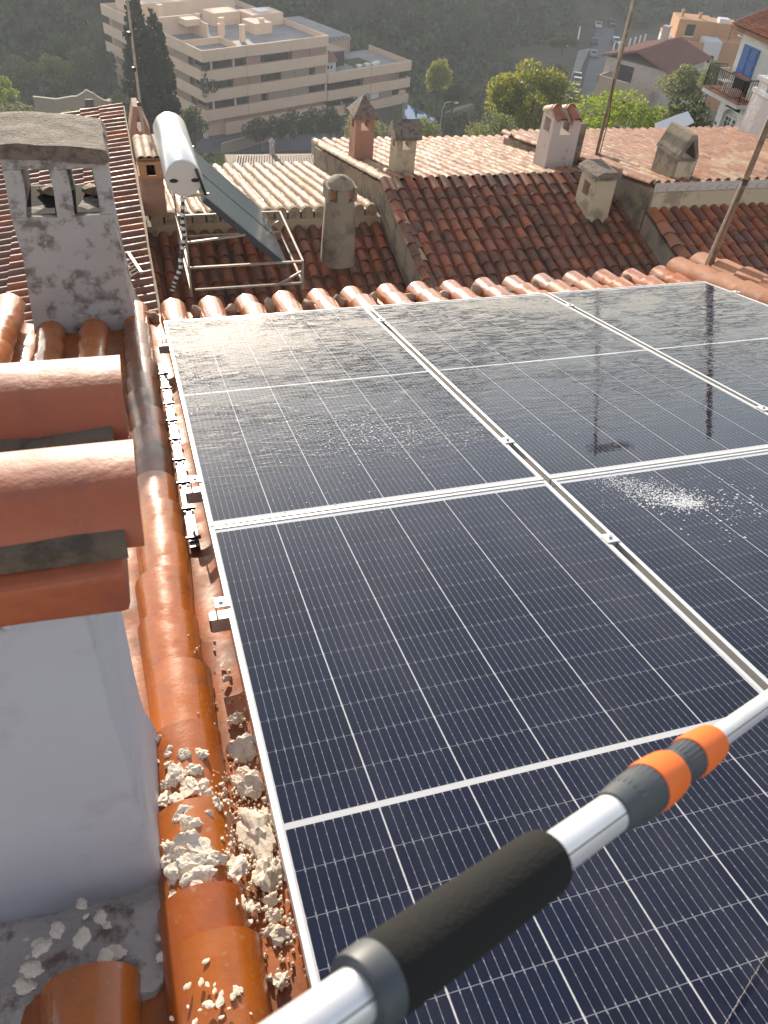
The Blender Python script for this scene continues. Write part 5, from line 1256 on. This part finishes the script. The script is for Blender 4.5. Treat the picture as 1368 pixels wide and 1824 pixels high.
big = [(420, 1283, .017), (432, 1340, .030), (447, 1405, .027), (436, 1378, .016), (425, 1395, .014), (475, 1462, .022), (420, 1550, .026), (480, 1560, .028), (470, 1570, .024), (495, 1550, .018), (482, 1605, .014), (489, 1632, .013), (482, 1660, .013), (500, 1668, .018), (402, 1210, .011), (397, 1185, .008), (347, 1373, .016), (366, 1415, .016), (378, 1438, .016), (360, 1520, .022), (338, 1405, .02), (385, 1533, .016), (398, 1455, .01), (330, 1350, .018), (318, 1430, .018), (330, 1460, .022), (345, 1478, .022), (330, 1510, .026), (340, 1545, .022), (325, 1530, .018), (345, 1570, .022), (368, 1457, .012), (315, 1385, .02), (305, 1345, .014), (500, 1750, .014)]
for x, y, s in big:
    q = at_roof(x, y, -.10); q = at_roof(x, y, crest_n(q.x, q.y)); lump(q.x, q.y, s)
q = at_roof(458, 1490, -.15); q = at_roof(458, 1490, crest_n(q.x, q.y))
t = inst(LUMPS[3], 'plaster_slab', None, uvn(q.x, q.y, crest_n(q.x, q.y) + .012), (-AL + .08, -.1, .35), (.028, .062, .012)); tag(t, 'largest flat plaster slab lying in the tile channel beside the panel frame', 'plaster')
for i in range(52):
    f = rs.random(); y = 1320 + f * 275; x = 284 + (y - 1340) * .10 + rs.random() ** 2.2 * 85
    q = at_roof(x, y, -.11); q = at_roof(x, y, crest_n(q.x, q.y)); lump(q.x, q.y, rs.uniform(.004, .010) if rs.random() < .7 else rs.uniform(.010, .018))
cr = MB()
for i in range(1300):
    y = 1100 + rs.random() ** .6 * 620 if i < 500 else rs.gauss(1460, 80); x = 290 + (y - 1000) * .2 + rs.random() * 160
    if x > 300 + (y - 960) * .35 + 105: continue
    q = at_roof(x, y, -.11); n = crest_n(q.x, q.y); r = rs.uniform(.0008, .0038) if rs.random() < .85 else rs.uniform(.003, .006)
    p = Vector((q.x, q.y, n + r * .4)); cr.hexa([p + Vector((-r, -r * .7, -r)), p + Vector((r, -r, -r)), p + Vector((r * .8, r, -r)), p + Vector((-r, r * .8, -r))], [p + Vector((-r * .6, -r * .5, r * .6)), p + Vector((r * .5, -r * .6, r * .8)), p + Vector((r * .6, r * .6, r * .5)), p + Vector((-r * .5, r * .5, r * .7))])
cr.v = [tuple(uvn(*v)) for v in cr.v]
tag(cr.build('plaster_crumbs', M['chips']), 'tiny plaster crumbs scattered over the near tiles', 'debris', kind='stuff')
# ---------------------------------------------------------------- cable tray along the panels
t = thing('cable_tray', 'wet black cable tray with cross bars lying in the tile channel beside the panels', 'cable tray', (0, 0, 0), rot=(-AL, 0, 0))
tu = -.046
MB().box(tu - .016, tu + .016, 2.42, 4.3, -.150, -.144).build('channel', M['black'], t, world=False)
for i in range(9):
    v = 2.46 + i * .205; MB().box(tu - .024, tu + .024, v, v + .009, -.140, -.130).build('cross_bar', M['black'], t, world=False)
    MB().box(tu - .010, tu + .010, v + .018, v + .19, -.1435, -.136).build('cable_cover', plain('wet_black_pvc', (.03, .03, .033), .5), t, world=False)
# ================================================================ SOLAR PANELS
PW, PH, GU, GV = 1.134, 2.281, .0224, .0101
cw, chh, gx = .1815, .0904, .0028
cell_me = bpy.data.meshes.new('cell'); cell_me.from_pydata([(-cw / 2, -chh / 2, 0), (cw / 2, -chh / 2, 0), (cw / 2, chh / 2, 0), (-cw / 2, chh / 2, 0)], [], [(0, 1, 2, 3)]); cell_me.materials.append(M['cell'])
LB = {(0, 0): 'solar panel at the far left corner, wet and glittering, above the eave tiles', (1, 0): 'wet far middle solar panel reflecting the shorter mast', (2, 0): 'wet far right solar panel reflecting the tall mast, beside the dry tile verge',
      (0, 1): 'dry near left solar panel beside the fallen plaster', (1, 1): 'near middle solar panel with the water splash, crossed by the telescopic pole', (2, 1): 'near right solar panel mostly outside the picture edge'}
def panel(ci, ri):
    u0 = ci * (PW + GU); v0 = (1 - ri) * (PH + GV)
    t = thing('photovoltaic_module', LB[(ci, ri)], 'solar panel', uvn(u0, v0, 0), 'roof solar panels', (-AL, 0, 0))
    f = MB(); lip = .0115; d = -.035
    f.box(0, lip, 0, PH, d, 0); f.box(PW - lip, PW, 0, PH, d, 0); f.box(lip, PW - lip, 0, lip, d, 0); f.box(lip, PW - lip, PH - lip, PH, d, 0)
    MB().box(PW + .0005, PW + GU - .0005, 0, PH, d + .0002, d + .003).build('gap_strip', M['gap'], t, world=False) if ci < 2 else None  # added strip; its grey stands in for light off the frame sides
    f.build('frame', M['alu'], t, world=False, bevel=.0012)
    MB().add([(lip, lip, -.003), (PW - lip, lip, -.003), (PW - lip, PH - lip, -.003), (lip, PH - lip, -.003)], [(0, 1, 2, 3)]).build('backsheet', M['backsheet'], t, world=False)
    mx = (PW - 6 * cw - 5 * gx) / 2; gy = .0014; mid = .016
    for i in range(6):
        for j in range(24):
            x = mx + cw / 2 + i * (cw + gx)
            tot = 24 * chh + 22 * gy + mid; y = (PH - tot) / 2 + chh / 2 + j * (chh + gy) + (mid - gy if j >= 12 else 0)
            inst(cell_me, 'solar_cell', t, (x, y, -.0026))
for ci in range(3):
    for ri in range(2): panel(ci, ri)
# rails and clamps
for v, nm in ((1.88, 'near panel row, lower'), (.55, 'near panel row, upper'), (2.615, 'far panel row, upper'), (4.27, 'far panel row, lower')):
    t = thing('mounting_rail', 'aluminium mounting rail under the ' + nm + ' edge', 'rail', (0, 0, 0), 'panel mounting rails', (-AL, 0, 0))
    MB().box(-.045, 3.52, v - .019, v + .019, -.078, -.0365).build('rail', M['rail'], t, world=False)
    MB().box(-.049, -.0455, v - .017, v + .017, -.076, -.038).build('end_cap', M['darkgrey'], t, world=False)
    for ui in range(4):
        u = -.014 if ui == 0 else (3 * PW + 2 * GU + .014 if ui == 3 else ui * (PW + GU) - GU / 2)
        c = thing('panel_clamp', 'small bolted aluminium clamp ' + ('at the left edge of the panels' if ui == 0 else 'on the right edge' if ui == 3 else 'between the left and middle panel columns' if ui == 1 else 'between the middle and right panel columns') + ', ' + nm, 'clamp', (0, 0, 0), 'panel clamps', (-AL, 0, 0))
        b = MB()
        if ui in (0, 3):
            s = 1 if ui == 0 else -1; xs = sorted((u - s * .016, u + s * .024)); b.box(xs[0], xs[1], v - .022, v + .022, .001, .005); xs2 = sorted((u - s * .016, u - s * .012)); b.box(xs2[0], xs2[1], v - .022, v + .022, -.036, .001)
        else:
            b.box(u - GU / 2 - .009, u + GU / 2 + .009, v - .024, v + .024, .001, .0045); b.box(u - GU / 2 + .002, u + GU / 2 - .002, v - .022, v + .022, -.036, .001)
        b.build('clamp_plate', M['alu'], c, world=False, bevel=.0008)
        MB().tube([(u, v, .0045), (u, v, .0105)], .0065, 12).build('bolt', M['steel'], c, world=False)
# water splash on the panels
def drops():
    rng = random.Random(9); mb = MB()
    def drop(u, v, r, n=0.0):
        k = 6; vs = [(u, v, n + r * .55)] + [(u + math.cos(a) * r * .75, v + math.sin(a) * r * .75, n + r * .38) for a in np.linspace(0, 6.283, k, endpoint=False)] + [(u + math.cos(a) * r, v + math.sin(a) * r, n - .0005) for a in np.linspace(0, 6.283, k, endpoint=False)]
        fs = [(0, 1 + i, 1 + (i + 1) % k) for i in range(k)] + [(1 + i, 1 + k + i, 1 + k + (i + 1) % k, 1 + (i + 1) % k) for i in range(k)]
        mb.add(vs, fs)
    for (x, y, sx, sy, n, r0, r1) in ((640, 765, 75, 24, 800, .0012, .0042), (800, 772, 70, 14, 420, .001, .003), (350, 690, 34, 16, 130, .0015, .004), (1105, 856, 26, 7, 380, .0008, .0026), (1150, 872, 26, 8, 420, .0008, .003), (1195, 888, 28, 8, 560, .0009, .0036), (1225, 896, 16, 6, 320, .001, .0042), (1170, 880, 70, 22, 260, .0006, .002), (1300, 900, 50, 24, 160, .001, .004), (560, 800, 130, 60, 380, .001, .0028), (900, 700, 220, 80, 260, .0008, .002)):
        for _ in range(n):
            q = at_roof(rng.gauss(x, sx), rng.gauss(y, sy), 0)
            if not (.015 < q.x < 3.4 and .3 < q.y < 4.56): continue
            drop(q.x, q.y, rng.uniform(r0, r1) * (1.4 if rng.random() < .08 else 1), -.002)
    mb.v = [tuple(uvn(*v)) for v in mb.v]
    mt, t_, b_ = _mat('water_drop'); b_.inputs['Base Color'].default_value = (.9, .92, .95, 1); b_.inputs['Roughness'].default_value = .02; b_.inputs['IOR'].default_value = 1.33; b_.inputs['Transmission Weight'].default_value = .35
    tag(mb.build('water_droplets', mt, smooth=True), 'splashed water droplets glinting on the solar panels', 'water', kind='stuff')
drops()
# ================================================================ TELESCOPIC POLE
def pole():
    def P(x): 
        y = 1828 - .7155 * (x - 560); iz = 2.774 - .00185 * (x - 560); return at_d(x, y, 1 / iz)
    a, b = P(400), P(1420); d = (b - a).normalized()
    def on(x):  # point on the straight axis nearest to pixel x
        q = P(x); return a + d * (q - a).dot(d)
    t = thing('telescopic_pole', 'telescopic aluminium cleaning pole with black foam grip and orange twist locks', 'pole', a)
    R1, R2, R3 = .0136, .0121, .0096
    MB().tube([on(150), on(700)], R1, 40).build('outer_tube', M['alu_matte'], t, True)
    MB().tube([on(690), on(1120)], R1 * .985, 40).build('middle_tube', M['alu_matte'], t, True)
    # groove line along the tubes
    up = Vector((0, 0, 1)); side = d.cross(up).normalized(); upn = side.cross(d)
    g = upn * .80 - side * .35 if False else (upn * .82 + side * .57)
    g.normalize()
    for xa, xb, rr in ((160, 640, R1), (960, 1090, R1 * .985), (1270, 1500, R3)): MB().bar(on(xa) + g * (rr - .0002), on(xb) + g * (rr - .0002), .0012, .0008).build('groove', M['darkgrey'], t)
    def lathe(name, mat, prof, seg=40):
        mb = MB(); mb.tube([on(x) for x, r in prof], [r for x, r in prof], seg); return mb.build(name, mat, t, True)
    lathe('foam_grip', M['foam'], [(668, 0.0191), (672, 0.0200), (700, 0.0204), (800, 0.0204), (930, 0.0202), (965, 0.0200), (972, 0.0191), (974, 0.0136)])
    lathe('grip_collar', M['darkgrey'], [(634, 0.0140), (635, 0.0191), (640, 0.0197), (668, 0.0201), (674, 0.0201), (675, 0.0170)])
    lathe('lock_sleeve', M['darkgrey'], [(1088, 0.0136), (1089, 0.0151), (1096, 0.0158), (1110, 0.0168), (1125, 0.0180), (1150, 0.0183), (1160, 0.0179)])
    lathe('twist_lock', M['orange'], [(1150, 0.0166), (1151, 0.0192), (1156, 0.0197), (1170, 0.0195), (1186, 0.0185), (1192, 0.0174), (1193, 0.0145)])
    lathe('lock_sleeve', M['darkgrey'], [(1186, 0.0127), (1188, 0.0140), (1205, 0.0146), (1220, 0.0155), (1232, 0.0158)])
    lathe('twist_lock', M['orange'], [(1226, 0.0145), (1227, 0.0170), (1231, 0.0175), (1246, 0.0173), (1262, 0.0161), (1267, 0.0151), (1268, 0.0095)])
    rb = MB()
    for x0, x1, r in ((1112, 1152, .0211 * .85), (1204, 1228, .0183 * .85)):
        for i in range(26):
            an = 2 * math.pi * i / 26; w_ = side * math.cos(an) + upn * math.sin(an); rb.bar(on(x0) + w_ * (r - .0012), on(x1) + w_ * r, .0012, .0012)
    rb.build('grip_ribs', M['darkgrey'], t)
    MB().tube([on(1255), on(1255) + d * 1.9], R3, 36).build('inner_tube', M['alu_matte'], t, True)
pole()
# ================================================================ HAZE
def haze():
    mt = bpy.data.materials.new('haze'); mt.use_nodes = True; t = mt.node_tree; t.nodes.clear()
    v = N(t, 'ShaderNodeVolumePrincipled'); o = N(t, 'ShaderNodeOutputMaterial'); t.links.new(v.outputs[0], o.inputs['Volume'])
    v.inputs['Color'].default_value = (.80, .87, .95, 1); v.inputs['Density'].default_value = .0005; v.inputs['Anisotropy'].default_value = .25
    tag(MB().box(-180, 345, -70, 450, -52, 22).build('haze', mt), 'thin bluish haze filling the valley air', 'haze', kind='stuff')
haze()
